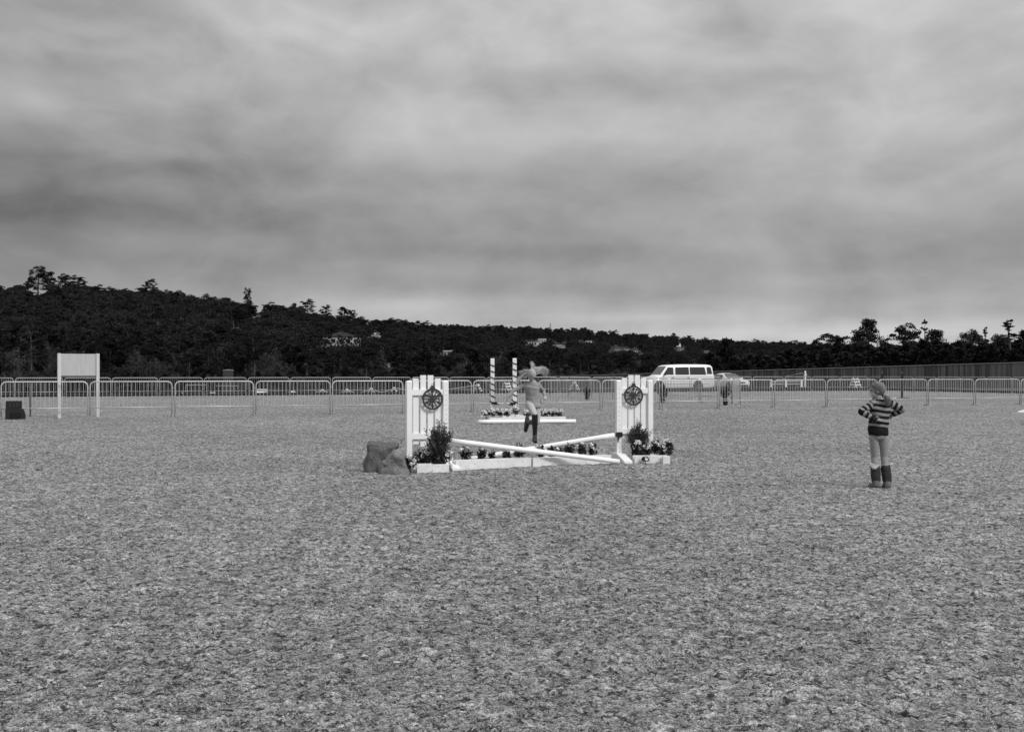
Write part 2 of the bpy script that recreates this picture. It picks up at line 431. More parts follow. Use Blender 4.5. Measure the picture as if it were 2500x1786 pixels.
hoof = anoise(1.5, 3, .55, .5, (3, 1, 0)); clod = anoise(7.0, 5, .62, .4, (1, 5, 0)); fib = anoise(34, 6, .68, 1.2, (7, 2, 0)); big = anoise(.16, 3, .5, 0, (4, 8, 0)); fine = anoise(120, 4, .7, .6, (2, 2, 0))
pit = anoise(21, 5, .64, .8, (5, 5, 0)); tuft = anoise(9, 4, .6, .6, (8, 3, 0))
vo = an('ShaderNodeTexVoronoi'); vo.inputs['Scale'].default_value = 1.5; al(ac.outputs['Object'], vo.inputs['Vector'])
vs_ = an('ShaderNodeSeparateColor'); al(vo.outputs['Color'], vs_.inputs[0]); prn = am_('ADD', vo.outputs['Distance'], am_('MULTIPLY', clod, .22))
prn = am_('ADD', prn, am_('MULTIPLY', mrange(vs_.outputs[0], .45, .55, 1, 0), 1.0)); prn = mrange(prn, .17, .27, 1, 0)
v1 = am_('MULTIPLY', mrange(clod, .36, .58, .64, 1.10), mrange(fib, .34, .64, .42, 1.5))
v2 = am_('MULTIPLY', v1, mrange(hoof, .36, .58, .86, 1.06))
v3 = am_('MULTIPLY', v2, mrange(big, .35, .65, .92, 1.08))
v4 = am_('MULTIPLY', v3, mrange(fine, .36, .64, .50, 1.45))
v4 = am_('MULTIPLY', v4, mrange(pit, .39, .52, .20, 1.14))
v4 = am_('MULTIPLY', v4, mrange(tuft, .34, .54, .62, 1.1))
v4 = am_('MULTIPLY', v4, mrange(prn, 0, 1, 1, .55))
v5 = am_('MULTIPLY', v4, .286)
cb = an('ShaderNodeCombineColor'); [al(v5, cb.inputs[i]) for i in range(3)]; al(cb.outputs[0], b_.inputs['Base Color'])
hh = am_('ADD', am_('ADD', am_('MULTIPLY', hoof, .055), am_('MULTIPLY', clod, .075)), am_('ADD', am_('MULTIPLY', fib, .028), am_('MULTIPLY', tuft, .052)))
hh = am_('SUBTRACT', hh, am_('MULTIPLY', prn, .03))
dn = an('ShaderNodeDisplacement'); dn.inputs['Midlevel'].default_value = .108; dn.inputs['Scale'].default_value = 1.0; al(hh, dn.inputs['Height'])
al(dn.outputs[0], t_.nodes['Material Output'].inputs['Displacement']); am.displacement_method = 'BOTH'
mk('arena_ground', me, am, kind='structure')

# ---- shredded footing fibres lying on the sheet (uncountable)
def shreds(n, r1, r2, ln, wd, zz, seed, lift):
    r = np.random.default_rng(seed); a = r.uniform(-.56, .56, n); u = r.random(n)
    rad = np.sqrt(r1 ** 2 + u * (r2 ** 2 - r1 ** 2)) if lift is None else r1 * (r2 / r1) ** u
    C = np.stack([np.sin(a) * rad, np.cos(a) * rad, np.zeros(n)], 1); yaw = r.uniform(0, 2 * math.pi, n)
    l = ln * (.4 + 1.0 * r.random(n)); w = wd * (.5 + r.random(n)); 
    d = np.stack([np.cos(yaw), np.sin(yaw), r.normal(0, .22, n)], 1); s = np.stack([-np.sin(yaw), np.cos(yaw), r.normal(0, .5, n)], 1)
    C[:, 2] = zz + r.normal(0, .008, n)
    bend = r.normal(0, .35, n) * l
    A = C - d * l[:, None] / 2; B = C + s * bend[:, None] * .5 + np.stack([np.zeros(n), np.zeros(n), .25 * l * r.random(n)], 1); D = C + d * l[:, None] / 2
    sw = s * w[:, None] / 2
    q1 = np.stack([A - sw * .4, B - sw, B + sw, A + sw * .4], 1); q2 = np.stack([B - sw, D - sw * .4, D + sw * .4, B + sw], 1)
    return np.concatenate([q1, q2], 0)
FIB = mat('shredded_fibre', .27, .9, .2, 30, 0, 1, .1, island=.55)
FIBL = mat('pale_shredded_fibre', .33, .9, .2, 30, 0, 1, .1, island=.4)
FQ = np.concatenate([shreds(165000, 4.0, 20, .020, .0032, .002, 3, 1)], 0)
o = mk('footing_fibres', quads('footing_fibres', FQ, None), FIB, kind='stuff')
FL = np.concatenate([shreds(1500, 4.2, 20, .034, .014, .008, 5, 1)], 0)
o = mk('pale_shreds', quads('pale_shreds', FL, None), FIBL, kind='stuff')

# ---- kerb boards round the far side of the arena
root = thing('arena_kerb', 'low dark timber kerb along the far edge of the arena footing', 'kerb')
kb = MB().box((0, 0, .04), (2.36, .07, .24)).mesh('kerb_board'); kb.materials.append(KERBM)
kt = MB().box((0, .12, .162), (2.38, .26, .03)).mesh('kerb_cap'); kt.materials.append(KERBT)
line = [Vector((-52, 58, 0)), *EDGE, Vector((46, 62, 0))]
for p, q in zip(line[:-1], line[1:]):
    d = q - p; n = max(1, round(d.length / 2.4)); ang = math.atan2(d.y, d.x)
    for i in range(n):
        c = p + d * ((i + .5) / n)
        k_ = mk('kerb_board', kb, None, root, loc=(c.x, c.y, 0), rz=ang); k_.scale.x = d.length / n / 2.4
        k_ = mk('kerb_cap', kt, None, root, loc=(c.x, c.y, 0), rz=ang); k_.scale.x = d.length / n / 2.4

# ================================================================== crowd barriers
BH = 1.215; BRZ = .33
def rounded(L_, h, r=.16, n=6):
    pts = [(0, 0)]
    for i in range(n + 1):
        a = math.pi - math.pi / 2 * i / n; pts.append((r + r * math.cos(a), h - r + r * math.sin(a)))
    for i in range(n + 1):
        a = math.pi / 2 - math.pi / 2 * i / n; pts.append((L_ - r + r * math.cos(a), h - r + r * math.sin(a)))
    pts.append((L_, 0)); return pts
L0 = 2.70
frame_me = MB().tube([(x, 0, z) for x, z in rounded(L0, BH)], .022, 7).mesh('barrier_frame'); 
lower_me = MB().tube([(.0, 0, BRZ), (L0, 0, BRZ)], .018, 6).mesh('lower_rail')
bar_me = MB().tube([(0, 0, BRZ), (0, 0, BH)], .0085, 5, cap=False).mesh('bar')
NB = 19
fm = MB()
for e in (0, 1): fm.tube([(L0 * e, -.24, .015), (L0 * e, -.05, .05), (L0 * e, .05, .05), (L0 * e, .24, .015)], .012, 5)
foot_me = MB().tube([(0, -.24, .012), (0, -.05, .05), (0, .05, .05), (0, .24, .012)], .013, 5).mesh('foot')
hook_me = MB().tube([(0, 0, 0), (.04, -.01, 0), (.055, -.01, -.03)], .008, 5).mesh('hook')
mb = MB()
for i in range(NB): mb.tube([(L0 * (i + 1) / (NB + 1), 0, BRZ), (L0 * (i + 1) / (NB + 1), 0, BH)], .0075, 4, cap=False)
bars_me = mb.mesh('bars')
for m_ in (frame_me, lower_me, bar_me, foot_me, hook_me): m_.materials.append(STEEL)
frame_far = frame_me.copy(); lower_far = lower_me.copy(); foot_far = foot_me.copy()
for m_ in (frame_far, lower_far, foot_far): m_.materials.clear(); m_.materials.append(STEELF)
bars_me.materials.append(STEELF)
def barrier(p, q, label, group, near, z=0):
    d = q - p; ang = math.atan2(d.y, d.x); r = thing('crowd_barrier', label, 'barrier', (p.x, p.y, z), ang, group)
    r.scale = (d.length / L0, 1, 1)
    tilt = random.uniform(-.010, .010); r.rotation_euler.x = tilt
    fr, lo, fo = (frame_me, lower_me, foot_me) if near else (frame_far, lower_far, foot_far)
    mk('frame', fr, None, r); mk('lower_rail', lo, None, r)
    for e in (0, 1): mk('foot', fo, None, r, loc=(L0 * e, 0, 0))
    if near:
        for i in range(NB):
            b = mk('bar', bar_me, None, r, loc=(L0 * (i + 1) / (NB + 1), 0, 0))
        for z_ in (.5, 1.0): mk('hook', hook_me, None, r, loc=(L0, 0, z_))
    else: mk('bars', bars_me, None, r, kind='stuff')
    return r
near = [(-210, -4), (3, 214), (220, 420), (427.7, 618.6), (625, 806), (812, 983), (990, 1150.6), (1156, 1311), (1316, 1465), (1471, 1610), (1617, 1752.6), (1757, 1885.5),
        (1891.6, 2015.6), (2020, 2140.8), (2146, 2263), (2267, 2377), (2382, 2489), (2493, 2598)]
nl = ['steel crowd barrier cut off by the left picture edge beside the black box', 'steel crowd barrier in front of the black box and left signboard post',
      'steel crowd barrier behind the right post of the plywood signboard', 'steel crowd barrier next right of the one behind the signboard',
      'steel crowd barrier of the near row, fourth full one from the left', 'steel crowd barrier just left of the left white jump standard',
      'steel crowd barrier running behind the left jump standard', 'steel crowd barrier directly behind the jumping girl and garlanded posts',
      'steel crowd barrier between the jumping girl and the right jump standard', 'steel crowd barrier directly behind the right white jump standard',
      'steel crowd barrier in front of the white van and its rear wheel', 'steel crowd barrier in front of the silver car and black potted shrub',
      'steel crowd barrier in front of the low white rail fence', 'steel crowd barrier just left of the girl in the striped sweater',
      'steel crowd barrier directly behind the head of the girl in stripes', 'steel crowd barrier just right of the girl in the striped sweater',
      'steel crowd barrier of the near row, second in from the right edge', 'steel crowd barrier cut off by the right picture edge']
for (a, b), lab in zip(near, nl):
    va = 93.2 - .01438 * (a - 1250); vb = 93.2 - .01438 * (b - 1250)
    barrier(G(a, 911 + va), G(b, 911 + vb), lab, 'crowd barriers of the near row', True)
ordn = ['first', 'second', 'third', 'fourth', 'fifth', 'sixth', 'seventh', 'eighth', 'ninth', 'tenth', 'eleventh', 'twelfth', 'thirteenth']
far = [(-82, 32), (38, 153), (158, 270), (274.5, 384.5), (389, 494), (499, 601), (606, 706), (710, 807), (812, 906), (911, 1003), (1006, 1095), (1099, 1185), (1189, 1270)]
for i, (a, b) in enumerate(far):
    va = 49.8 - .00746 * (a - 1250); vb = 49.8 - .00746 * (b - 1250)
    barrier(G(a, 911 + va), G(b, 911 + vb), f'distant crowd barrier along the far kerb, {ordn[i]} from the left edge', 'crowd barriers along the far left kerb', False)
rowA = [(1290, 1361), (1365, 1443), (1448, 1524), (1528, 1605), (1611, 1684), (1688, 1759), (1763, 1835), (1839, 1912), (1916, 1980), (1983, 2050), (2052, 2118)]
def vA(x): return np.interp(x, [1290, 1640, 1950, 2120], [48.5, 45.6, 43.6, 42.9])
for i, (a, b) in enumerate(rowA):
    barrier(G(a, 911 + vA(a)), G(b, 911 + vA(b)), f'farthest-row crowd barrier by the van and fence, {ordn[i]} from its left end', 'farthest crowd barriers by the vehicles', False)
barrier(G(2121, 954), G(2230, 956.2), 'long slanting crowd barrier right behind the two dark posts', 'farthest crowd barriers by the vehicles', False)
rowD = [2233, 2287, 2346, 2409, 2472, 2538]; vD = [45.3, 46.3, 47.4, 48.5, 49.6, 50.8]
for i in range(5):
    barrier(G(rowD[i], 911 + vD[i]), G(rowD[i + 1] - 2, 911 + vD[i + 1] - .1), f'distant crowd barrier before the board fence, {ordn[i]} right of the dark posts', 'distant crowd barriers at the right', False)
rowB = [(1343, 1387), (1391, 1440), (1444, 1496), (1500, 1562), (1567, 1631), (1637.7, 1707), (1711.6, 1785.5)]
def vB(x): return 67.5 + .04 * (x - 1640)
for i, (a, b) in enumerate(rowB):
    barrier(G(a, 911 + vB(a)), G(b, 911 + vB(b)), f'middle crowd barrier slanting forward past the van, {ordn[i]} from the far end', 'slanting middle row of crowd barriers', False)
barrier(G(1788, 911 + 73.4), G(1807, 911 + 76.6), 'crowd barrier turned edge-on beside the black potted shrub', 'slanting middle row of crowd barriers', False)

# ================================================================== jump standards
def frame_mat(ang): return Matrix.Rotation(ang, 3, 'Z')
POST = .09; PH = 1.37
def standard(loc, ang, wid, label, holes_on):
    r = thing('jump_standard', label, 'jump standard', loc, ang, 'white slatted jump standards')
    for i, x in enumerate((0, wid)):
        m = MB(); m.box((x, 0, PH / 2 + .04), (POST, POST, PH - .08), bev=.006); pst = m.build('post', WHITE, r)
        cp = MB().loft([[Vector((x + a * POST / 2 * k, b * POST / 2 * k, z)) for a, b in ((-1, -1), (1, -1), (1, 1), (-1, 1))] for k, z in ((.985, PH - .002), (.6, PH + .013))], sm=False)
        cp.build('post_cap', WHITE, pst)
        if i == holes_on:
            h = MB()
            for j in range(15):
                zc = PH - .14 - j * .0762
                h.tube([(x, -POST / 2 - .0015, zc), (x, -POST / 2 + .01, zc)], .0062, 8)
            h.build('pin_holes', HOLE, pst)
        f = MB(); f.prism([(-.56, 0), (.56, 0), (.56, .035), (.14, .135), (-.14, .135), (-.56, .035)], x - .07, x + .07, 'x'); f.build('foot', WHITE, r)
    tops = (1.42, 1.47, 1.47, 1.42); bots = (.385, .345, .345, .385)
    inner = wid - POST; sw = .094; gap = (inner - 4 * sw) / 5
    for j in range(4):
        x = POST / 2 + gap * (j + 1) + sw * (j + .5)
        MB().box((x, .014, (tops[j] + bots[j]) / 2), (sw, .019, tops[j] - bots[j]), bev=.003).build('slat', WHITE, r)
    for z in (1.20, .51): MB().box((wid / 2, -.015, z), (inner - .002, .036, .092), bev=.003).build('rail', WHITE, r)
    return r
LW = Vector((-1.62, 18.0, 0)); LA = R(22); RW = Vector((1.823, 19.63, 0)); RA = R(12)
WL = .60; WR = .565
stL = standard(LW, LA, WL, 'white slatted jump standard with snowflake ornament beside the two rocks', 1)
stR = standard(RW, RA, WR, 'white slatted jump standard with snowflake ornament in front of the van', 0)
def cup(parent, x, side):
    m = MB(); m.box((x, -POST / 2 - .004, .455), (.10, .006, .085)); m.box((x + side * .02, -.095, .425), (.10, .10, .01)); m.box((x, -POST / 2 + .01, .455), (POST + .014, POST - .01, .05))
    m.tube([(x - .02, -.06, .42), (x - .025, -.065, .33)], .008, 5)
    return m.build('jump_cup', BLACKP, parent)
cup(stL, WL, 1); cup(stR, 0, -1)
def ornament(st, ang, x, z, label):
    p = st + frame_mat(ang) @ Vector((x, -.052, 0)); r = thing('snowflake_ornament', label, 'ornament', (p.x, p.y, z), ang, 'round snowflake ornaments')
    Ro, Ri, T = .170, .144, .008
    m = MB(); n = 48; vs = []
    for rr in (Ro, Ri):
        for y in (-T, T):
            vs += [Vector((rr * math.cos(2 * math.pi * i / n), y, rr * math.sin(2 * math.pi * i / n))) for i in range(n)]
    fs = []
    for i in range(n):
        j = (i + 1) % n; fs += [(i, j, n + j, n + i), (2 * n + i, 3 * n + i, 3 * n + j, 2 * n + j), (i, 2 * n + i, 2 * n + j, j), (n + i, n + j, 3 * n + j, 3 * n + i)]
    m.add(vs, fs); m.build('rim', IRON, r)
    m = MB()
    for k in range(6):
        a = math.pi / 2 + k * math.pi / 3; ro = Matrix.Rotation(-(a - math.pi / 2), 3, 'Y')
        m.prism([(-.005, .012), (.005, .012), (.006, .085), (.024, .112), (.010, .134), (.014, .148), (-.014, .148), (-.010, .134), (-.024, .112), (-.006, .085)], -T * .8, T * .8, 'y', rot=ro)
        ro = Matrix.Rotation(-(a - math.pi / 2 + math.pi / 6), 3, 'Y')
        m.prism([(-.006, .012), (.006, .012), (.013, .045), (.013, .066), (.004, .080), (.009, .105), (.004, .120), (.005, .147), (-.005, .147), (-.004, .120), (-.009, .105), (-.004, .080), (-.013, .066), (-.013, .045)], -T * .7, T * .7, 'y', rot=ro)
    m.prism([(.02 * math.cos(2 * math.pi * i / 12), .02 * math.sin(2 * math.pi * i / 12)) for i in range(12)], -T * .9, T * .9)
    m.build('snowflake', IRON, r)
    m = MB(); m.prism([(-.046, .163), (.046, .163), (.030, .190), (.034, .208), (-.034, .208), (-.030, .190)], -T * .9, T * .9); m.build('cap', IRON, r)
    m = MB(); m.tube([(.015 * math.cos(2 * math.pi * i / 14), 0, .222 + .015 * math.sin(2 * math.pi * i / 14)) for i in range(15)], .0045, 6); m.build('hanging_loop', IRON, r)
ornament(LW, LA, WL / 2 + .075, 1.095, 'dark round snowflake ornament hung on the left jump standard')
ornament(RW, RA, WR / 2 - .03, 1.118, 'dark round snowflake ornament hung on the right jump standard')
# poles
def pole(a, b, r, label, name='jump_pole', grp=None):
    a = Vector(a); b = Vector(b); d = (b - a); L_ = d.length; m = MB(); n = 10
    m.tube([Vector((0, 0, L_ * i / n)) for i in range(n + 1)], [r * .96] + [r] * (n - 1) + [r * .96], 20)
    o = m.build(name, POLEW); o.location = a; o.rotation_mode = 'QUATERNION'; o.rotation_quaternion = d.to_track_quat('Z', 'Y')
    return tag(o, label, 'jump pole', grp)
pole(AT(1102, 18.06, ZH(1075.6, 18.06)), AT(1511, 18.95, .043), .041, 'white round jump pole crossing in front, low at its right end', grp='white jump poles')
pole(AT(1500, 19.50, ZH(1062, 19.5)), AT(1137, 19.33, .043), .044, 'white round jump pole behind, high at its right end in a black cup', grp='white jump poles')
# ground planks
def plankbox(a, b, h, w, label, name='ground_plank'):
    d = b - a; ang = math.atan2(d.y, d.x); r = thing(name, label, 'plank', a, ang, 'white planks on the ground under the crossed poles'); L_ = d.length
    MB().box((L_ / 2, -w / 2, h / 2 - .01), (L_, .022, h + .02), bev=.003).build('front_board', PLANKW, r)
    MB().box((L_ / 2, w / 2, h / 2 - .01), (L_, .022, h + .02), bev=.003).build('back_board', PLANKW, r)
    for x in (.012, L_ - .012): MB().box((x, 0, h / 2 - .016), (.02, w - .024, h + .01)).build('end_board', PLANKW, r)
    return r
P1 = G(1113, 1146); P2 = G(1297, 1138); P3 = G(1301, 1138); P4 = G(1492, 1129)
off = Vector((-.03, .06, 0))
plankbox(P1 + off, P2 + off, .140, .11, 'white muddy plank box on the ground, left one below the crossed poles')
plankbox(P3 + off, P4 + off, .130, .11, 'white muddy plank box on the ground, right one under the low pole end')
MB().box((0, 0, .07), (.02, .09, .16), rot=Matrix.Rotation(R(-14), 3, 'Y'), bev=.002)
o = MB().box((0, 0, .055), (.03, .10, .19), rot=Matrix.Rotation(R(-38), 3, 'Y'), bev=.003).build('leaning_board', PLANKW, None, loc=G(1105, 1147)); tag(o, 'short white board leaning between left flower box and ground plank', 'board')
def flowerbox(a, b, h, w, label):
    d = b - a; ang = math.atan2(d.y, d.x); r = thing('flower_box', label, 'flower box', a, ang, 'white wooden flower boxes'); L_ = d.length
    MB().box((L_ / 2, 0, h / 2 - .01), (L_, .018, h + .02), bev=.003).build('front_board', PLANKW, r)
    MB().box((L_ / 2, w, h / 2 - .01), (L_, .018, h + .02), bev=.003).build('back_board', PLANKW, r)
    for x in (.05, L_ - .01): MB().box((x, w / 2, h / 2 - .01), (.018, w - .02, h), bev=.002).build('end_board', PLANKW, r)
    MB().box((L_ / 2 + .02, w / 2, h * .55), (L_ - .1, w - .03, .02)).build('soil', mat('dark_soil', .02, .95, .3, 20, .5, 40), r)
    return r
flowerbox(G(1018, 1154.5), G(1096, 1153), .13, .16, 'white wooden box of flowers in front of the left jump standard')
flowerbox(G(1549, 1130), G(1634, 1129.5), .118, .18, 'white wooden box of flowers beside the right jump standard')
o = MB().box((0, 0, .058), (.12, .12, .125), bev=.004).build('white_block', PLANKW, None, loc=G(1625, 1130) + Vector((0, -.06, 0))); tag(o, 'small white wooden block at the right end of the flower box', 'block')
flowerbox(G(1330, 1120), G(1479, 1119), .09, .10, 'low white flower box behind the poles near the right standard')
# corner of a jump foot at the right picture edge
m = MB(); m.prism([(0, 0), (1.1, 0), (1.1, .035), (.70, .14), (.42, .14), (0, .03)], -.07, .07)
r = thing('jump_standard', 'white sloping foot of another jump poking in at the right edge', 'jump standard', G(2485, 1006.5), R(10))
m.build('foot', WHITE, r); MB().box((.56, 0, .78), (.09, .09, 1.28), bev=.005).build('post', WHITE, r)

# ================================================================== rocks
def rock(prof, depth, loc, ang, label, m, seed):
    "prof: closed outline (x,z); swept to a lumpy body with its own depth"
    mb = MB(); n = len(prof); cx = sum(p[0] for p in prof) / n; cz = sum(p[1] for p in prof) / n; rings = []
    for t, s in ((-1, .80), (-.86, .92), (-.5, 1), (0, 1.02), (.5, 1), (.86, .90), (1, .72)):
        rings.append([Vector((cx + (x - cx) * s, t * depth / 2, z * (s if z > .02 else 1))) for x, z in prof])
    mb.loft(rings, sm=True); me = mb.mesh('rock')
    b = bmesh.new(); b.from_mesh(me); bmesh.ops.triangulate(b, faces=[f for f in b.faces if len(f.verts) > 4]); bmesh.ops.subdivide_edges(b, edges=b.edges, cuts=3, use_grid_fill=True)
    for _ in range(1): bmesh.ops.smooth_vert(b, verts=b.verts, factor=.5, use_axis_x=True, use_axis_y=True, use_axis_z=True)
    for v in b.verts:
        p = v.co * 5 + Vector((seed * 3.1, 0, 0)); d = mnoise.fractal(p, .8, 2.1, 5)
        q = v.co * 14 + Vector((seed, 4, 0)); d2 = abs(mnoise.noise(q))
        if v.co.z > -.05: v.co += v.normal * (d * .040 - d2 * .022)
    b.to_mesh(me); b.free(); me.polygons.foreach_set('use_smooth', [True] * len(me.polygons))
    o = mk('rock', me, m, loc=loc, rz=ang); return tag(o, label, 'rock', 'rocks beside the left jump standard')
s_ = G(900, 1156).y / F
def pr(pts, x0, y0): return [((x - x0) * s_, (y0 - y) * s_ if y < y0 else -.10) for x, y in pts]
rock(pr([(882, 1157), (884, 1135), (888, 1110), (892, 1090), (900, 1082), (915, 1083), (935, 1086), (950, 1083), (962, 1082), (968, 1089), (966, 1097), (957, 1103), (950, 1118), (946, 1140), (944, 1157)], 920, 1157), .30,
     G(920, 1155) + Vector((0, .30, 0)), R(5), 'tall flat-topped grey rock left of the white jump standard', ROCKM, 1)
rock(pr([(922, 1157), (926, 1143), (931, 1130), (941, 1124), (948, 1110), (956, 1101), (968, 1097), (980, 1101), (988, 1112), (994, 1130), (998, 1145), (1001, 1157)], 962, 1157), .26,
     G(962, 1157) + Vector((0, .12, 0)), R(-4), 'smaller pale pointed rock in front, touching the left jump standard', ROCKL, 4)

# ================================================================== flowers and bushes
def plant_mesh(kind, h, w, seed, bl=5, bs=1.0):
    r = np.random.default_rng(seed)
    # foliage clump
    n = int(280 * (w / .18)); d = rand_dirs(n, r) * (r.random(n) ** .4)[:, None] * (.75 + .5 * r.random(n))[:, None]
    C = np.stack([d[:, 0] * w * .5, d[:, 1] * w * .4, h * .62 + d[:, 2] * h * .30], 1)
    fol = leafquads(C, .023, np.array([0, 0, .5]), r, 1.0, .5)
    m = MB(); nst = 3
    for k in range(nst):
        e = C[r.integers(n)]; m.tube([(e[0] * .1, e[1] * .1, -.03), (e[0] * .4, e[1] * .4, h * .3), (e[0], e[1], max(e[2], h * .4))], .005, 5)
    B = []
    for k in range(bl):
        a = r.uniform(0, 6.28); rr = r.random() ** .6
        c = np.array([math.cos(a) * w * .52 * rr, -abs(math.sin(a)) * w * .4 * rr, h * (.74 + .26 * r.random() - .28 * rr * r.random())])
        N_ = 18; cc_ = c + rand_dirs(N_, r) * .019 * bs * (h / .2) ** .3
        B.append(leafquads(cc_, .018 * bs, np.array([0, -.2, .5]), r, .9, .4, 1.0))
    return quads('foliage', fol, None), m.mesh('stem'), quads('blossoms', np.concatenate(B), None) if B else None
def flower(px, py, h, w, label, seed, bl=5, group=None, petal=None, dz=0, z=0.0, leaf=None, bs=1.0):
    loc = G(px, py) + Vector((0, dz, z)); a, s, b = plant_mesh('', h, w, seed, bl, bs); r = thing('flower_plant', label, 'flowers', loc, 0, group)
    mk('foliage', a, leaf or LEAFD, r); mk('stem', s, STEMM, r)
    if b: mk('blossoms', b, petal or PETAL, r)
    return r
gf = 'flowers standing behind the ground planks'
spec = [(1137, 1140, .36, .20, 8), (1176, 1139, .33, .15, 4), (1201, 1138, .29, .12, 1), (1236, 1137, .29, .15, 1), (1268, 1136, .37, .20, 0), (1320, 1134, .36, .15, 7), (1345, 1133, .33, .13, 0),
        (1364, 1132, .33, .13, 1), (1390, 1131, .36, .21, 0), (1419, 1130, .37, .17, 3), (1446, 1129, .37, .14, 4)]
fl = ['flower plant with fan of dark leaves and white blossoms, leftmost behind planks', 'white flower plant under the front pole, second from the left standard',
      'dark leafy plant peeking under the front pole, third from left', 'dark leafy plant below the front pole where the low pole meets it',
      'dark bushy plant showing above the front pole left of the crossing', 'white-flowered plant just right of where the poles cross',
      'dark leafy plant next right of the white flowers at the crossing', 'small dark plant with white petals under the rising pole',
      'widest dark plant under the rising pole', 'dark plant with white petals, second from right under the rising pole', 'tall dark plant with white petals nearest the right standard']
for i, ((x, y, h, w, b), lab) in enumerate(zip(spec, fl)): flower(x, y, h, w, lab, 20 + i, b, gf)
# left flower box planting
gl = 'plants in the left white flower box'
lefts = [(1001, 1136, .16, .16, 5, 'pale and dark plant spilling over the left end of the left flower box'), (1022, 1131, .22, .17, 3, 'dark leafy flower plant at the left in the left flower box'),
         (1043, 1131, .25, .20, 4, 'mixed flower plant, second from left in the left flower box'), (1062, 1131, .22, .20, 5, 'mixed flower plant in the middle of the left flower box'),
         (1082, 1130, .24, .20, 3, 'dark leafy flower plant under the bush in the left flower box')]
for i, (x, y, h, w, b, lab) in enumerate(lefts): flower(x, y + 19, h + .12, w * 1.25, lab, 50 + i, b + 5, gl, PETAL if i % 2 == 0 else PETALG, z=.0)
gr_ = 'plants in the right white flower box'
rts = [(1556, 1127, .36, .24, 6, 'leafy plant with broad pale petals at the left of the right flower box'), (1578, 1126, .34, .24, 7, 'drooping leafy plant hanging over the front of the right flower box'),
       (1600, 1125, .40, .18, 2, 'tall dark seed-headed plant in the right flower box'), (1615, 1126, .32, .16, 6, 'pale grassy flower plant near the right end of the right flower box'),
       (1631, 1126, .38, .20, 3, 'dark bushy plant behind the white block at the box end')]
for i, (x, y, h, w, b, lab) in enumerate(rts): flower(x, y, h, w, lab, 70 + i, b + 2, gr_, PETAL)
r_ = flower(1576, 1131, .13, .12, 'small trailing plant lying against the front of the right flower box', 81, 3, gr_)
def bush(px, Z, zbase, w, h, label, seed, ncl=70, pot=None, leafs=26, lm=None, lf=.0135):
    r = np.random.default_rng(seed); root = thing('potted_bush', label, 'bush', AT(px, Z, 0)); P = []; m = MB()
    for k in range(ncl):
        d = rand_dirs(1, r)[0]; q = r.random() ** .35; e = np.array([d[0] * w * .5 * q, d[1] * w * .5 * q, zbase + h * .52 + d[2] * h * .48 * q])
        e[0] += r.normal(0, .03); e[2] += r.normal(0, .03)
        b0 = np.array([e[0] * .15, e[1] * .15, zbase + h * .05]); m.tube([b0, (b0 + e) / 2 + r.normal(0, .012, 3), e], [.005, .0035, .0015], 4, cap=False)
        t = r.random(leafs) ** .6; C = b0 + (e - b0) * (0.45 + .6 * t[:, None]) + r.normal(0, .016, (leafs, 3)); P.append(leafquads(C, lf, (e - b0) / (np.linalg.norm(e - b0)) * 1.2, r, 1.0, .4))
    mk('foliage', quads('foliage', np.concatenate(P), None), lm or LEAFB, root); m.tube([(0, 0, zbase - .12), (0, 0, zbase + h * .4)], .01, 6); m.build('stem', BARK, root)
    if pot:
        pw, ph, pz = pot; m = MB(); n = 18
        rings = [[Vector((rr * math.cos(2 * math.pi * i / n), rr * math.sin(2 * math.pi * i / n), z)) for i in range(n)] for rr, z in ((pw * .38, pz), (pw * .48, pz + ph * .9), (pw * .52, pz + ph * .9), (pw * .52, pz + ph), (pw * .46, pz + ph), (pw * .44, pz + ph * .85))]
        m.loft(rings, sm=False); m.build('pot', BLACKP, root)
    return root
bush(1072, 17.5, .25, .36, .50, 'bushy small-leaved shrub in front of the left jump standard', 5, 120, (.22, .16, .0), 46)
bush(1557, 19.62, .22, .40, .43, 'twiggy small-leaved shrub in black pot at the right jump standard', 6, 110, (.24, .28, .0), 40)

# ================================================================== far jump with garlanded posts
def garland_post(px, py, side, label):
    p = G(px, py); r = thing('garland_post', label, 'jump post', p, R(3), 'garlanded white posts'); w = .135; h = 2.02
    MB().box((0, 0, h / 2), (w, w, h), bev=.006).build('post', WHITE, r)
    pts = []; n = 220; turns = 7.2
    for i in range(n):
        t = i / (n - 1); a = t * turns * 2 * math.pi + (.5 if side > 0 else 2.2); k = max(abs(math.cos(a)), abs(math.sin(a))); q = w / 2 + .012
        pts.append((math.cos(a) / k * q, math.sin(a) / k * q, h - .10 - t * 1.55))
    g = MB(); g.tube(pts, .014, 5); C = np.array(pts)[::1]; g2 = leafquads(np.repeat(C, 4, 0) + rng.normal(0, .012, (len(C) * 4, 3)), .018)
    go = g.build('garland', LEAFD, r); mk('garland_leaves', quads('garland_leaves', g2, None), LEAFD, go)
    m = MB(); m.box((side * .06, -w / 2 - .012, .47), (.20, .012, .07)); m.box((side * .12, -w / 2 - .05, .43), (.16, .09, .035)); m.build('jump_cup', BLACKP, r)
    h_ = MB()
    for j in range(20): h_.tube([(0, -w / 2 - .0015, h - .1 - j * .08), (0, -w / 2 + .01, h - .1 - j * .08)], .0045, 6)
    h_.build('pin_holes', HOLE, r)
    MB().prism([(-.4, 0), (.4, 0), (.4, .03), (.12, .11), (-.12, .11), (-.4, .03)], -.07, .07, 'y').build('foot', WHITE, r)
garland_post(1202.3, 1016, 1, 'tall white square post wrapped in dark garland, farther from the girl')
garland_post(1256.3, 1018, -1, 'tall white square post wrapped in dark garland, next to the jumping girl')
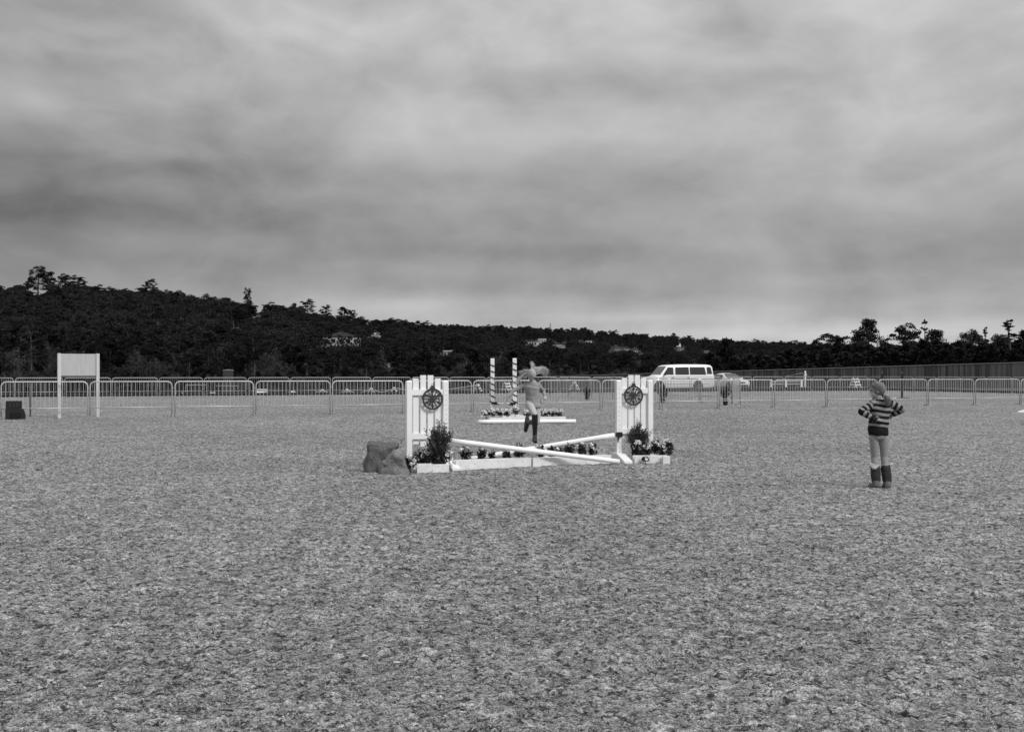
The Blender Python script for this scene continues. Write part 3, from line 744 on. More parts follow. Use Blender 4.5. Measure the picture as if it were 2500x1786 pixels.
pole(G(1167, 1035) + Vector((0, 0, .07)), G(1406, 1033) + Vector((0, .2, .055)), .062, 'thick white pole lying on the ground before the distant flowers', grp='white jump poles')
plankbox(G(1194, 1030) + Vector((0, .25, 0)), G(1381, 1028) + Vector((0, .35, 0)), .13, .14, 'long white plank box under the distant row of white flowers', 'ground_plank')
gb = 'white flowers of the distant jump'
xs = [1186, 1203, 1221, 1239, 1258, 1288, 1311, 1329, 1348, 1365]
dl = ['first from the left', 'in front of the farther garlanded post', 'between the two garlanded posts, on the left', 'between the two garlanded posts, on the right', 'in front of the garlanded post beside the girl',
      'just left of the jumping girl boots', 'hidden behind the jumping girl leg', 'first to the right of the jumping girl', 'second from the right end', 'last at the right end']
for i, x in enumerate(xs):
    flower(x, 1024 - (2 if i == 4 else 0), .33 + (.08 if i == 4 else 0) + .03 * random.random(), .27, 'white flower clump behind the ground pole, ' + dl[i], 100 + i, 10, gb, bs=1.5)

# ================================================================== plywood signboard and black box
p = G(144, 1019.5); q = G(238, 1017.5); d = q - p; wd = d.length
r = thing('signboard', 'blank pale plywood signboard on two white posts at the left barriers', 'signboard', p, math.atan2(d.y, d.x))
hb = (1019.5 - 862) / 108.5 * 1.5; pb = (1019.5 - 917) / 108.5 * 1.5
for x in (0, wd): MB().box((x, -.02, hb / 2 - .02), (.105, .09, hb + .04), bev=.004).build('post', WHITE if False else mat('pale_post_paint', .56, .6, .08, 3, .2, 40, .3, dirt=(14, .66, .75)), r)
MB().box((wd / 2, .0, (hb + pb) / 2 - .006), (wd - .11, .022, hb - pb - .012)).build('board', BOARD, r)
MB().box((wd / 2, .03, pb - .03), (wd - .11, .035, .06)).build('crosspiece', mat('dark_timber', .10, .8, .2, 5), r)  # crosspiece below the board, in a darker timber tone
r = thing('black_box', 'black plastic box with open slot standing by the leftmost barrier', 'box', G(31, 1023.5) + Vector((0, .12, 0)), R(20))
m = MB(); m.box((-.02, .14, .30), (.48, .26, .60), bev=.01); m.build('upper_case', BLACKP, r)
m = MB(); m.prism([(-.27, 0), (.33, 0), (.33, .14), (.27, .34), (-.27, .34)], -.04, .30); m.build('lower_case', BLACKP, r)
m = MB(); m.box((.03, -.043, .13), (.33, .012, .19)); m.build('slot', HOLE, r)
for k in (-.13, -.02, .09): MB().box((k, -.012, .50), (.05, .012, .22)).build('rib', mat('worn_black_plastic', .03, .5, .2, 12), r)
r = thing('fence_post', 'grey round-topped post behind the leftmost barrier', 'post', G(70.5, 1017) + Vector((0, .12, 0)))
MB().tube([(0, 0, -.05), (0, 0, .5), (0, 0, 1.10), (0, 0, 1.16)], [.022, .035, .036, .012], 10).build('shaft', mat('grey_post_wood', .12, .9, .2, 5, .3), r)
MB().tube([(.04, -.02, .42), (.13, -.03, .43), (.13, -.03, .30)], .006, 5).build('hook', STEELF, r)

# ---- two dark posts behind the striped girl
for px, py, lab in ((2202.5, 972, 'slim black jump post on a flat base right of the girl in stripes'), (2154, 970, 'slim black jump post partly hidden by the striped girl head')):
    r = thing('black_post', lab, 'post', G(px, py), 0, 'black posts behind the barriers'); MB().box((0, 0, .77), (.12, .12, 1.54), bev=.008).build('post', BLACKP, r)
    MB().box((.05, 0, .02), (.75, .12, .06), bev=.006).build('foot', BLACKP, r); MB().box((0, 0, .022), (.12, .7, .06), bev=.006).build('foot', BLACKP, r)
    MB().box((0, 0, 1.556), (.10, .10, .02)).build('cap', mat('grey_cap', .3), r)
o = MB().box((0, 0, .02), (.5, .25, .05), bev=.01).build('white_scraps', PETAL, None, loc=G(2189, 971.5)); tag(o, 'white flat scrap on the ground left of the black post', 'scrap')

# ---- potted shrubs behind the barriers
def far_bush(px, py, w, h, zb, pot, label, seed):
    v = py - 911; Z = H * F / v; r = bush(px, Z, zb, w, h, label, seed, 70, pot, 34, LEAFD, .022); return r
def scale_leaf(): pass
far_bush(1771, 989, .55, .62, .30, (.27, .28, 0), 'dark shrub in a black pot before the silver car', 11)
far_bush(1618, 983, .55, .95, .12, (.25, .2, 0), 'ragged dark shrub beside the van front wheel', 12)
far_bush(1433, 975.5, .30, .45, .28, (.30, .36, 0), 'small dark shrub in a black pot left of the right standard', 13)

# ================================================================== vehicles
def wheel(parent, x, y, r_, w, side):
    m = MB(); n = 24; rings = [[Vector((x + rr * math.cos(2 * math.pi * i / n), y + yy, r_ + rr * math.sin(2 * math.pi * i / n))) for i in range(n)] for rr, yy in ((r_ * .6, -w / 2), (r_ * .94, -w / 2), (r_, -w / 3), (r_, w / 3), (r_ * .94, w / 2), (r_ * .6, w / 2))]
    m.loft(rings); wo = m.build('wheel', TYRE, parent)
    m = MB(); m.tube([(x, y + side * w * .30, r_), (x, y + side * w * .44, r_)], r_ * .60, 18, sm=False)
    for k in range(5):
        a = k * 1.2566; m.box((x + r_ * .33 * math.cos(a), y + side * w * .47, r_ + r_ * .33 * math.sin(a)), (r_ * .4, .02, .05), rot=Matrix.Rotation(-a, 3, 'Y'))
    m.build('rim', RIMM, wo)
def ring_sec(x, hw_b, hw_m, hw_t, z0, zm, zt, rr=.10):
    "body cross-section at station x, symmetric, 16 points"
    p = [(-hw_b, z0), (-hw_m, z0 + .12), (-hw_m, (z0 + zm) / 2), (-hw_m, zm), (-hw_t - (hw_m - hw_t) * .12, zt - rr * 1.1), (-hw_t + rr * .35, zt - rr * .3), (-hw_t + rr * 1.3, zt), (-hw_t * .3, zt + .012)]
    return [Vector((x, y, z)) for y, z in p] + [Vector((x, -y, z)) for y, z in reversed(p)]
def vehicle(stations, root, m): return MB().loft([ring_sec(*s) for s in stations]).build('body', m, root)
def side_win(root, poly, hwf, m=GLASS, name='window', t=.006, depth=.02):
    for sd in (-1, 1):
        mb = MB(); n = len(poly); A = [Vector((x, sd * (hwf(z) + t), z)) for x, z in poly]; B = [Vector((x, sd * (hwf(z) - depth), z)) for x, z in poly]
        fs = [tuple(range(n)), tuple(reversed(range(n, 2 * n)))] + [(i, (i + 1) % n, (i + 1) % n + n, i + n) for i in range(n)]
        mb.add(A + B, fs); mb.build(name, m, root)
def rpoly(a, b, z0, z1, sl=0, sr=0, r=.06):
    "rounded window outline; sl, sr = inward slope of the left / right edge at the top"
    P = []
    for cx, cz, a0 in ((a + r, z0 + r, 180), (b - r, z0 + r, 270), (b - r - sr, z1 - r, 0), (a + r + sl, z1 - r, 90)):
        for k in range(4):
            t = R(a0 + 30 * k); P.append((cx + r * math.cos(t), cz + r * math.sin(t)))
    return P
# van: local x runs from the front bumper (0) to the rear (6.36); near side is -y
VZ = 99.5; yaw = R(20)
nf = AT(1586, VZ - .8, 0)     # near front corner
root = thing('parked_van', 'white passenger van with dark windows parked behind the right standard', 'van', (nf.x + 1.02 * -math.sin(yaw), nf.y + 1.02 * math.cos(yaw), -.04), yaw)
st = [(.0, .86, .90, .80, .42, .80, .98, .06), (.08, .94, .99, .88, .34, .95, 1.12, .08), (.55, .96, 1.02, .92, .28, 1.12, 1.24, .08), (.95, .96, 1.02, .93, .25, 1.22, 1.32, .08),
      (1.10, .96, 1.02, .93, .25, 1.26, 1.42, .10), (1.78, .96, 1.02, .88, .25, 1.34, 2.20, .12), (2.1, .96, 1.02, .88, .25, 1.34, 2.27, .13), (3.5, .96, 1.02, .88, .25, 1.34, 2.32, .13),
      (5.6, .96, 1.02, .88, .25, 1.34, 2.31, .13), (6.05, .96, 1.02, .87, .27, 1.34, 2.27, .13), (6.22, .95, 1.01, .83, .30, 1.34, 2.15, .13), (6.34, .92, .98, .80, .36, 1.30, 1.60, .10)]
vehicle(st, root, CARW)
hw = lambda z: 1.02 - max(0, z - 1.34) / .86 * .125
side_win(root, rpoly(1.36, 2.32, 1.42, 2.07, .42, .0), hw); side_win(root, rpoly(2.50, 3.84, 1.42, 2.08, .02, .0), hw); side_win(root, rpoly(3.93, 5.52, 1.42, 2.08, .0, .10), hw); side_win(root, rpoly(5.62, 6.13, 1.48, 2.08, .0, .10), hw)
m = MB(); m.add([(1.12, -.84, 1.44), (1.12, .84, 1.44), (1.70, .74, 2.12), (1.70, -.74, 2.12), (1.16, -.84, 1.42), (1.16, .84, 1.42), (1.74, .74, 2.10), (1.74, -.74, 2.10)], [(0, 1, 2, 3), (7, 6, 5, 4), (0, 4, 5, 1), (2, 6, 7, 3), (1, 5, 6, 2), (0, 3, 7, 4)])
for i_ in range(len(m.v)): m.v[i_] = (m.v[i_][0] - .018, m.v[i_][1], m.v[i_][2] + .016)
m.build('windscreen', GLASS, root)
for x_ in (2.41, 3.88, 1.30): MB().box((x_, -1.0225, .85), (.012, .006, .95)).build('door_seam', CARD, root)
for x_ in (2.22, 3.75): MB().box((x_, -1.035, 1.18), (.16, .03, .035)).build('door_handle', CARD, root)
MB().box((-.03, 0, .50), (.12, 1.9, .20), bev=.04).build('front_bumper', mat('grey_bumper', .25, .5), root); MB().box((6.40, 0, .52), (.12, 1.9, .18), bev=.04).build('rear_bumper', mat('grey_bumper', .25, .5), root)
MB().box((-.005, 0, .80), (.05, 1.1, .24)).build('grille', CARD, root)
for s in (-1, 1): MB().box((-.004, s * .70, .80), (.06, .26, .20), bev=.01).build('headlight', LAMPG, root)
for s in (-1, 1): MB().box((6.34, s * .90, 1.2), (.05, .12, .36), bev=.01).build('tail_light', mat('tail_lamp', .12, .3), root)
MB().box((3.2, -1.024, .62), (5.2, .012, .05)).build('side_trim', mat('grey_trim', .35, .5), root)
for s in (-1, 1): MB().box((1.42, s * 1.16, 1.48), (.10, .16, .24), bev=.02).build('wing_mirror', CARD, root)
for x_ in (.95, 4.72):
    for s in (-1, 1):
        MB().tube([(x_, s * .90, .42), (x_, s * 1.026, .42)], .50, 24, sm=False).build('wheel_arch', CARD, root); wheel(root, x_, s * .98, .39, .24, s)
# silver car, nose towards the camera: local x from the nose (0) back to 4.6
SZ = 102; cyaw = R(90 + 22)
nose = AT(1812, SZ, 0)
root = thing('parked_car', 'silver saloon car facing the arena, parked right of the white van', 'car', (nose.x, nose.y, .06), cyaw - R(0))
root.rotation_euler = (0, 0, R(90 + 22))
st = [(.0, .62, .68, .60, .34, .52, .62, .05), (.06, .76, .82, .72, .26, .60, .74, .06), (.35, .84, .90, .80, .22, .70, .84, .06), (1.25, .86, .91, .80, .20, .84, .98, .06), (1.35, .86, .91, .79, .20, .88, 1.02, .07),
      (2.05, .86, .91, .62, .20, .92, 1.40, .10), (2.6, .86, .91, .61, .20, .92, 1.46, .10), (3.2, .86, .91, .61, .20, .92, 1.42, .10), (3.95, .85, .90, .70, .22, .92, 1.12, .08), (4.45, .82, .87, .72, .28, .90, 1.04, .06), (4.62, .74, .80, .66, .40, .80, .92, .05)]
vehicle(st, root, CARS)
hs = lambda z: .91 - max(0, z - .92) / .45 * .27
side_win(root, rpoly(1.72, 2.55, .97, 1.32, .42, .0, .04), hs); side_win(root, rpoly(2.62, 3.65, .97, 1.33, .0, .42, .04), hs)
m = MB(); m.add([(1.30, -.70, 1.03), (1.30, .70, 1.03), (2.02, .56, 1.40), (2.02, -.56, 1.40), (1.36, -.70, 1.0), (1.36, .70, 1.0), (2.05, .56, 1.37), (2.05, -.56, 1.37)], [(0, 1, 2, 3), (7, 6, 5, 4), (0, 4, 5, 1), (2, 6, 7, 3), (1, 5, 6, 2), (0, 3, 7, 4)])
for i_ in range(len(m.v)): m.v[i_] = (m.v[i_][0] - .02, m.v[i_][1], m.v[i_][2] + .03)
m.build('windscreen', GLASS, root)
for s in (-1, 1): MB().box((.10, s * .66, .63), (.16, .30, .13), rot=Matrix.Rotation(s * -.25, 3, 'Z'), bev=.02).build('headlight', LAMPG, root)
MB().box((.005, 0, .63), (.08, .62, .12), bev=.01).build('grille', CARD, root); MB().box((.03, 0, .36), (.08, 1.2, .12), bev=.01).build('air_intake', CARD, root)
MB().box((-.01, 0, .48), (.02, .42, .10)).build('number_plate', mat('plate', .6), root)
for s in (-1, 1): MB().box((1.55, s * 1.0, 1.0), (.10, .16, .12), bev=.02).build('wing_mirror', CARS, root)
for x_ in (.85, 3.7):
    for s in (-1, 1):
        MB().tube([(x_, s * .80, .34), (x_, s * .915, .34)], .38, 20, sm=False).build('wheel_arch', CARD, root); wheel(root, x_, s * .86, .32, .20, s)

# ================================================================== board fence and small fences at the back
FT = [(1180, 148, 923.9), (1753, 130, 907), (2050, 122, 898.3), (2500, 113, 885), (2760, 108, 877)]
root = thing('board_fence', 'long weathered vertical-board fence behind the arena at the right', 'fence')
pts = [(AT(px, Z, 0), ZH(py, Z)) for px, Z, py in FT]
seg = []; tot_ = 0
for (a, za), (b, zb) in zip(pts[:-1], pts[1:]):
    d = b - a; seg.append((a, b, za, zb, d.length)); tot_ += d.length
m = MB(); nbd = 0; gap0 = AT(1920, 126, 0).x; gap1 = AT(1941, 125.5, 0).x
for a, b, za, zb, L_ in seg:
    d = (b - a) / L_; ang = math.atan2(d.y, d.x); s = 0; ro = Matrix.Rotation(ang, 3, 'Z')
    while s < L_:
        w = .14; c = a + d * (s + w / 2); zt = za + (zb - za) * s / L_ + random.uniform(-.012, .012); hh_ = 2.45
        if not (gap0 < c.x < gap1):
            m.box((c.x, c.y, zt - hh_ / 2), (w - .012, .02 , hh_), rot=ro @ Matrix.Rotation(random.uniform(-.02, .02), 3, 'Z')); nbd += 1
        s += w
m.build('boards', FENCEW, root, kind='stuff')
for a, b, za, zb, L_ in seg:
    d = (b - a); ang = math.atan2(d.y, d.x); 
    for dz in (.35, 1.25, 2.1):
        MB().tube([a + Vector((0, .05, za - dz)), b + Vector((0, .05, zb - dz))], .045, 4, sm=False).build('rail', FENCEW, root)
    n = int(L_ / 2.4)
    for i in range(n):
        c = a + d * (i / n); zt = za + (zb - za) * i / n; MB().box((c.x, c.y + .10, zt - 1.25), (.10, .10, 2.5)).build('post', FENCEW, root)
    MB().tube([a + Vector((0, -.02, za + .02)), b + Vector((0, -.02, zb + .02))], .045, 4, sm=False).build('cap_board', mat('fence_cap', .13, .9, .2, 2), root)
root = thing('fence_gate', 'dark solid gate panel set in the long board fence', 'gate', AT(1930.5, 126.3, 0)); MB().box((0, .12, ZH(902, 126) - 1.2), (1.05, .05, 2.35)).build('panel', mat('dark_gate', .02, .9, .2, 3), root)
MB().box((.62, -.05, ZH(905, 126) - 1.0), (.10, .08, 2.2)).build('post', mat('gate_post', .14, .9, .2, 3), root)
# low white rail fence and tall white post
pr0 = AT(1883, 112, 0); pr1 = AT(1957, 112, 0); root = thing('rail_fence', 'low white rail fence standing in front of the board fence', 'fence', (pr0.x, pr0.y, ZH(944, 112)))
wl = pr1.x - pr0.x
for x in (0, 1.42, wl): MB().box((x, 0, .36), (.17, .12, .76), bev=.01).build('post', WHITE, root)
for z in (.28, .55): MB().box((wl / 2, .075, z), (wl, .03, .13), bev=.004).build('rail', mat('greyed_white_paint', .38, .7, .1, 3), root)
p_ = AT(1966, 112, 0); root = thing('tall_post', 'tall white gate post with round knob and slanting rod', 'post', (p_.x, p_.y, ZH(944, 112)))
MB().box((0, 0, .78), (.14, .14, 1.58), bev=.01).build('post', WHITE, root); MB().ell((.09, -.06, 1.18), .07).build('knob', WHITE, root)
MB().tube([(-2.5, 0, .93), (-.35, 0, 1.34), (-.18, 0, 1.30), (-.14, 0, .3)], .02, 5).build('rod', STEELF, root)

# ================================================================== A-frame barricades
def aframe(px, Z, zt, h, yaw_, label, w=.55):
    p = AT(px, Z, zt - h); r = thing('folding_barricade', label, 'barricade', p, yaw_, 'white folding A-frame barricades'); sp = h * .50
    wm = mat('worn_white_paint', .62, .6, .15, 4, objvar=.15)
    for s in (-1, 1):
        tl = math.atan2(sp, h); Lg = math.hypot(sp, h); ro = Matrix.Rotation(s * tl, 3, 'X')
        for x in (-w / 2, w / 2):
            MB().box((x, s * sp / 2, h / 2), (.06, .035, Lg), rot=ro).build('leg', wm, r)
        for k, z in enumerate((.30, .58, .84)):
            MB().box((0, s * (sp * (1 - z) + .025), h * z), (w + .10, .022, .10), rot=ro).build('crossboard', wm, r)
al_ = [(437, 104, 957.5, .85, .3, 'small white folding barricade, farthest left beyond the far kerb'), (519, 104, 955.5, .85, 1.2, 'small white folding barricade below the golf cart roof'),
       (636, 104, 953.5, .85, .4, 'small white folding barricade beside the white storage box'), (713, 104, 952, .85, 1.3, 'small white folding barricade right of the white storage box'),
       (787, 103, 949, .85, 1.5, 'white folding barricade seen end-on left of the rope line'), (847, 102, 948, .85, 1.5, 'white folding barricade holding the sagging rope, second of its line'),
       (906, 101, 945.5, .85, 1.5, 'white folding barricade holding the sagging rope, third of its line'), (962, 100, 944, .85, 1.5, 'white folding barricade just left of the left jump standard'),
       (1166, 97, 936, .88, 1.35, 'white A-frame barricade left of the garlanded posts'), (1237, 96, 932, .88, .9, 'white A-frame barricade between the garlanded posts'),
       (1402, 95, 929.5, .90, 1.25, 'white A-frame barricade between the girl and right standard'), (2088, 99, 921.5, .88, .5, 'bright white A-frame barricade against the board fence')]
tops_ = []
for px, Z, yt, h, yw, lab in al_: aframe(px, Z, ZH(yt, Z), h, yw, lab); tops_.append((px, Z, ZH(yt, Z)))
ropem = mat('white_rope', .6, .8)
rl = ['left of the kerb golf cart', 'between golf cart and storage box', 'right of the storage box', 'under the far tree line', 'before the second end-on barricade', 'before the third end-on barricade', 'nearest the left jump standard', 'running behind the left standard']
for i in range(8):
    a = tops_[i]; b = tops_[i + 1]; A = AT(a[0], a[1], a[2] - .10); B = AT(b[0], b[1], b[2] - .10)
    pts_ = [A.lerp(B, t / 12) - Vector((0, 0, .32 * math.sin(math.pi * t / 12))) for t in range(13)]
    o = MB().tube(pts_, .028, 5).build('rope', ropem); tag(o, 'white sagging rope between barricades, ' + rl[i], 'rope', 'ropes between the far barricades')

# ---- golf carts, storage box, shed beyond the left kerb
def cart(px, Z, yw, label):
    g = float(terr(AT(px, Z).x, Z)); r = thing('golf_cart', label, 'golf cart', AT(px, Z, g), yw, 'golf carts beyond the kerb'); bm_ = mat('grey_cart_body', .16, .4, .1, 2)
    MB().prism([(-1.15, .28), (1.15, .28), (1.2, .55), (.75, .85), (.62, .50), (.05, .48), (0, .72), (-.35, .74), (-.4, .86), (-1.15, .80)], -.55, .55).build('body', bm_, r)
    MB().box((-.28, 0, .80), (.45, 1.0, .10), bev=.03).build('seat', HOUSEG, r); MB().box((0, 0, 1.72), (1.9, 1.15, .06), bev=.02).build('roof', mat('cart_roof', .3, .5), r)
    for x, x2 in ((.82, .65), (-.95, -.85)):
        for y in (-.5, .5): MB().tube([(x, y, .8), (x2, y, 1.70)], .018, 5).build('roof_post', STEELF, r)
    for x in (-.75, .8):
        for y in (-.5, .5): wheel(r, x, y, .22, .16, 1 if y > 0 else -1)
cart(478, 112, R(8), 'grey roofed golf cart left of the white storage box'); cart(555, 114, R(170), 'grey roofed golf cart below the small shed roof')
g_ = float(terr(AT(640, 112).x, 112)); r = thing('storage_box', 'white box trailer beyond the far left barriers', 'trailer', AT(640, 112, g_), R(12))
MB().box((0, 0, .82), (1.0, 1.5, 1.0), bev=.03).build('box', HOUSEW, r); MB().box((0, 0, .24), (.9, 1.6, .12)).build('chassis', CARD, r); MB().box((-1.1, 0, .75), (1.2, 1.2, .10), bev=.02).build('shelf', HOUSEW, r); MB().box((-1.1, 0, .45), (1.1, 1.1, .5)).build('base', CARD, r)
for y in (-.7, .7): wheel(r, 0, y, .24, .16, 1 if y > 0 else -1)
def house(px, Z, ytop, w, h, dp, label, wm=HOUSEW, rm=ROOFM, yw=0.0, flat=False, nw=4, storeys=2, name='house', roofh=.22):
    zt = ZH(ytop, Z); r = thing(name, label, 'house' if name == 'house' else 'shed', AT(px, Z, zt - h), yw)
    MB().box((0, 0, h / 2 - 2), (w, dp, h + 4)).build('wall', wm, r)
    if flat: MB().box((0, 0, h + .12), (w * 1.08, dp * 1.1, .28)).build('roof', ROOFL, r)
    else:
        rh = w * roofh * .6; MB().prism([(-w * .55, h - .02), (w * .55, h - .02), (w * .45, h + .1), (0, h + rh), (-w * .45, h + .1)], -dp * .55, dp * .55).build('roof', rm, r)
    for s in range(storeys):
        for i in range(nw):
            x = -w / 2 + w * (i + .5) / nw; z = h * (s + .52) / storeys
            wf = MB().box((x, -dp / 2 - .03, z), (w / nw * .55, .06, h / storeys * .52)).build('window', mat('window_frame', .5), r)
            MB().box((x, -dp / 2 - .07, z), (w / nw * .47, .03, h / storeys * .44)).build('pane', GLASS, wf)
    return r
house(557, 150, 904, 1.2, 2.0, 1.2, 'tiny dark shed with light pitched roof beyond the far left barriers', mat('dark_shed_wall', .05, .9, .2, 2), mat('weathered_shed_roof', .20, .9, .2, 2), .15, nw=0, storeys=1, name='shed')
HOUSES = [  # px, Z, ytop, w, h, label..., clear radius px
    (835, 300, 822, 9.5, 4.6, 'large white two-storey house seen through pine trunks on the left hill', 34, 5, 2, False, HOUSEW),
    (800, 296, 836, 4.0, 2.6, 'white garage wing left of the large white hillside house', 16, 2, 1, True, HOUSEW),
    (917, 330, 816, 3.0, 1.4, 'small flat-roofed white house high on the hill', 12, 3, 1, True, HOUSEW),
    (945, 300, 889, 1.6, 1.0, 'low pale cottage just above the far barriers', 7, 1, 1, True, HOUSEW),
    (1093, 260, 856, 2.2, 1.4, 'small pale house with chimney block above the garlanded posts', 9, 2, 1, True, HOUSEG),
    (1300, 560, 832, 6.5, 2.6, 'white house among trees above the jumping girl', 14, 4, 1, False, HOUSEW),
    (1322, 600, 827, 5.0, 2.0, 'small white house right of the one above the girl', 10, 3, 1, True, HOUSEW),
    (1362, 560, 843, 7.5, 1.5, 'long low white house in the middle of the wooded hill', 17, 6, 1, True, HOUSEW),
    (1384, 500, 857, 1.6, 1.8, 'tiny white hut below the long low hillside house', 5, 1, 1, True, HOUSEW),
    (1437, 640, 830, 4.0, 2.4, 'white house alone on the slope left of the right standard', 9, 2, 1, False, HOUSEW),
    (1507, 620, 850, 4.6, 1.8, 'pale house at the left of the cluster above the right standard', 9, 3, 1, False, HOUSEG),
    (1530, 620, 850, 4.0, 3.0, 'bright white tall house in the cluster above the right standard', 9, 2, 2, False, HOUSEW),
    (1548, 610, 854, 4.4, 1.8, 'white low house at the right of the cluster above the standard', 9, 3, 1, False, HOUSEW),
    (1660, 680, 848, 4.0, 2.0, 'pale house on the hill above the van roof', 8, 2, 1, False, HOUSEG),
    (1725, 680, 855, 3.6, 1.7, 'small pale house on the hill above the van rear', 7, 2, 1, False, HOUSEG),
    (1086 - 998, 380, 714, 3.2, 1.6, 'small white house near the ridge at the far left', 8, 2, 1, False, HOUSEW),
    (627, 330, 772, 2.0, 1.0, 'tiny white gable showing high on the left hill', 6, 1, 1, False, HOUSEW),
    (576, 300, 802, 5.2, .9, 'long pale terrace wall among pines on the left hill', 13, 5, 1, True, HOUSEG),
    (655, 280, 872, 3.4, 1.3, 'half-hidden grey house low on the left hill', 9, 2, 1, False, HOUSEG),
    (824, 240, 898, 2.2, 1.0, 'low pale hut behind the trees above the far barriers', 7, 1, 1, True, HOUSEG)]
ZS = np.linspace(185, 1000, 900); H2 = []
for (px, Z, yt, w, h, lab, cl, nw, sto, fl_, wm) in HOUSES:
    yb = yt + h * F / Z; X_ = (px - 1250) / F * ZS; el_ = 911 - (terr(X_, ZS) - H) * F / ZS
    hit = np.where(el_ <= yb)[0]; Zn = float(ZS[hit[0]]) if len(hit) else 1000.0
    Zn = min(max(Zn, 190), 950); k_ = Zn / Z; H2.append((px, Zn, yt + (0 if w > 9 else h * F / Z * .12), w * k_ * (1 if w > 9 else .82), h * k_ * (1 if w > 9 else .85), lab, cl, nw, sto, fl_, wm))
HOUSES = H2
for px, Z, yt, w, h, lab, cl, nw, sto, fl_, wm in HOUSES: house(px, Z, yt, w, h, w * .7, lab, wm, ROOFM, random.uniform(-.3, .3), fl_, nw, sto)

# ================================================================== trees
def tree_meshes(kind, seed):
    r = np.random.default_rng(seed); m = MB(); P = []; hgt = 10.0
    if kind == 'pine':            # tall bare stem, broad irregular crown of rounded clumps
        lean = r.normal(0, .35, 2); top = np.array([lean[0], lean[1], 8.6]); n = 7
        tp = [np.array([lean[0] * (t ** 1.5), lean[1] * t, 8.8 * t]) for t in np.linspace(0, 1, n)]; tp[0][2] = -1.5
        m.tube(tp, [.30, .24, .21, .17, .13, .09, .04], 7, cap=False)
        base_h = r.uniform(.30, .5)
        for k in range(32):
            t = base_h + (1 - base_h) * ((k + r.random()) / 32); a = r.uniform(0, 6.28); p0 = np.array([lean[0] * t, lean[1] * t, 8.8 * t])
            rad = (2.6 * math.sin(min(1, (1.12 - t) * 1.9) * 1.4) + .35) * r.uniform(.5, 1.15); e = p0 + np.array([math.cos(a) * rad, math.sin(a) * rad, r.uniform(.1, .9)])
            m.tube([p0, (p0 + e) / 2 + np.array([0, 0, -.12]), e], [.06, .045, .02], 4, cap=False)
            for q in range(r.integers(2, 4)):
                c = e + r.normal(0, .38, 3) * np.array([1, 1, .5]); R_ = r.uniform(.45, .95); nn = 80; d = rand_dirs(nn, r); d[:, 2] = np.abs(d[:, 2]) * 1.1 - .35
                C = c + d * R_ * np.array([1.0, 1.0, .8]) * (r.random(nn) ** .35)[:, None]; P.append(leafquads(C, .135, d * .7 + np.array([0, 0, .35]), r, 1.1, .5))
    elif kind == 'round':         # dense broadleaf / cypress mass to the ground
        m.tube([(0, 0, -1.5), (.1, 0, 3), (0, .1, 6)], [.32, .22, .08], 6, cap=False)
        for k in range(70):
            z = r.uniform(.1, 1) ** .85; a = r.uniform(0, 6.28); rad = 3.1 * math.sin(min(1, (1.05 - z) * 1.7) * 1.5) * r.uniform(.55, 1.05); c = np.array([math.cos(a) * rad, math.sin(a) * rad, z * 8.6 + .3])
            R_ = r.uniform(.55, 1.05); nn = 95; d = rand_dirs(nn, r); C = c + d * R_ * np.array([1, 1, .75]) * (r.random(nn) ** .35)[:, None]; P.append(leafquads(C, .15, d * .5 + np.array([0, 0, .3]), r, 1.0, .5))
    elif kind == 'cypress':       # Monterey cypress: layered upswept sprays
        m.tube([(0, 0, -1.5), (.1, 0, 4), (.0, .1, 8), (.05, 0, 9.8)], [.32, .22, .10, .02], 7, cap=False)
        for k in range(150):
            t = r.random() ** .8; z0 = .5 + 9.0 * t; a = r.uniform(0, 6.28); ln = (3.4 * (1 - t) ** .75 + .25) * r.uniform(.55, 1.2); b = np.array([0, 0, z0 - .3]); e = np.array([math.cos(a) * ln, math.sin(a) * ln, z0 + ln * r.uniform(.12, .55)])
            m.tube([b, e], [.035, .01], 3, cap=False); nn = int(16 + 34 * ln / 3); u = r.random(nn) ** .7; C = b + (e - b) * (.2 + .85 * u[:, None]) + r.normal(0, .16, (nn, 3)) * np.array([1, 1, .6])
            P.append(leafquads(C, .20, (e - b) / ln * 1.6, r, 1.2, .5))
    elif kind == 'sparse':        # thin open-topped tree with few sprays
        m.tube([(0, 0, -1.5), (.05, 0, 5), (.25, .1, 9.6)], [.16, .10, .02], 6, cap=False)
        for k in range(34):
            t = r.uniform(.35, 1); z0 = 9.4 * t; a = r.uniform(0, 6.28); ln = (1.9 * (1.15 - t)) * r.uniform(.6, 1.3); b = np.array([.25 * t, 0, z0]); e = b + np.array([math.cos(a) * ln, math.sin(a) * ln, ln * r.uniform(-.1, .5)])
            m.tube([b, e], [.03, .012], 3, cap=False); nn = 26; u = r.random(nn); C = b + (e - b) * (.3 + .75 * u[:, None]) + r.normal(0, .08, (nn, 3)); P.append(leafquads(C, .13, (e - b) / ln * 1.4, r, 1.2, .5))
    elif kind == 'shrub':
        m.tube([(0, 0, -1), (.1, 0, 3)], [.15, .05], 5, cap=False)
        for k in range(60):
            a = r.uniform(0, 6.28); el_ = r.uniform(.1, 1.45); R0 = r.uniform(2.0, 4.2); e = np.array([math.cos(a) * math.cos(el_) * R0 * .9, math.sin(a) * math.cos(el_) * R0 * .9, .4 + math.sin(el_) * R0 * 2.0]); b = np.array([0, 0, .3])
            m.tube([b, e], [.03, .01], 3, cap=False); nn = 44; u = r.random(nn) ** .5; C = b + (e - b) * (.3 + .7 * u[:, None]) + r.normal(0, .26, (nn, 3)); P.append(leafquads(C, .16, (e - b) / R0 * .9, r, 1.1, .5))
    cr = quads('crown', np.concatenate(P), None); tr = m.mesh('trunk'); return cr, tr
PROTO = {}
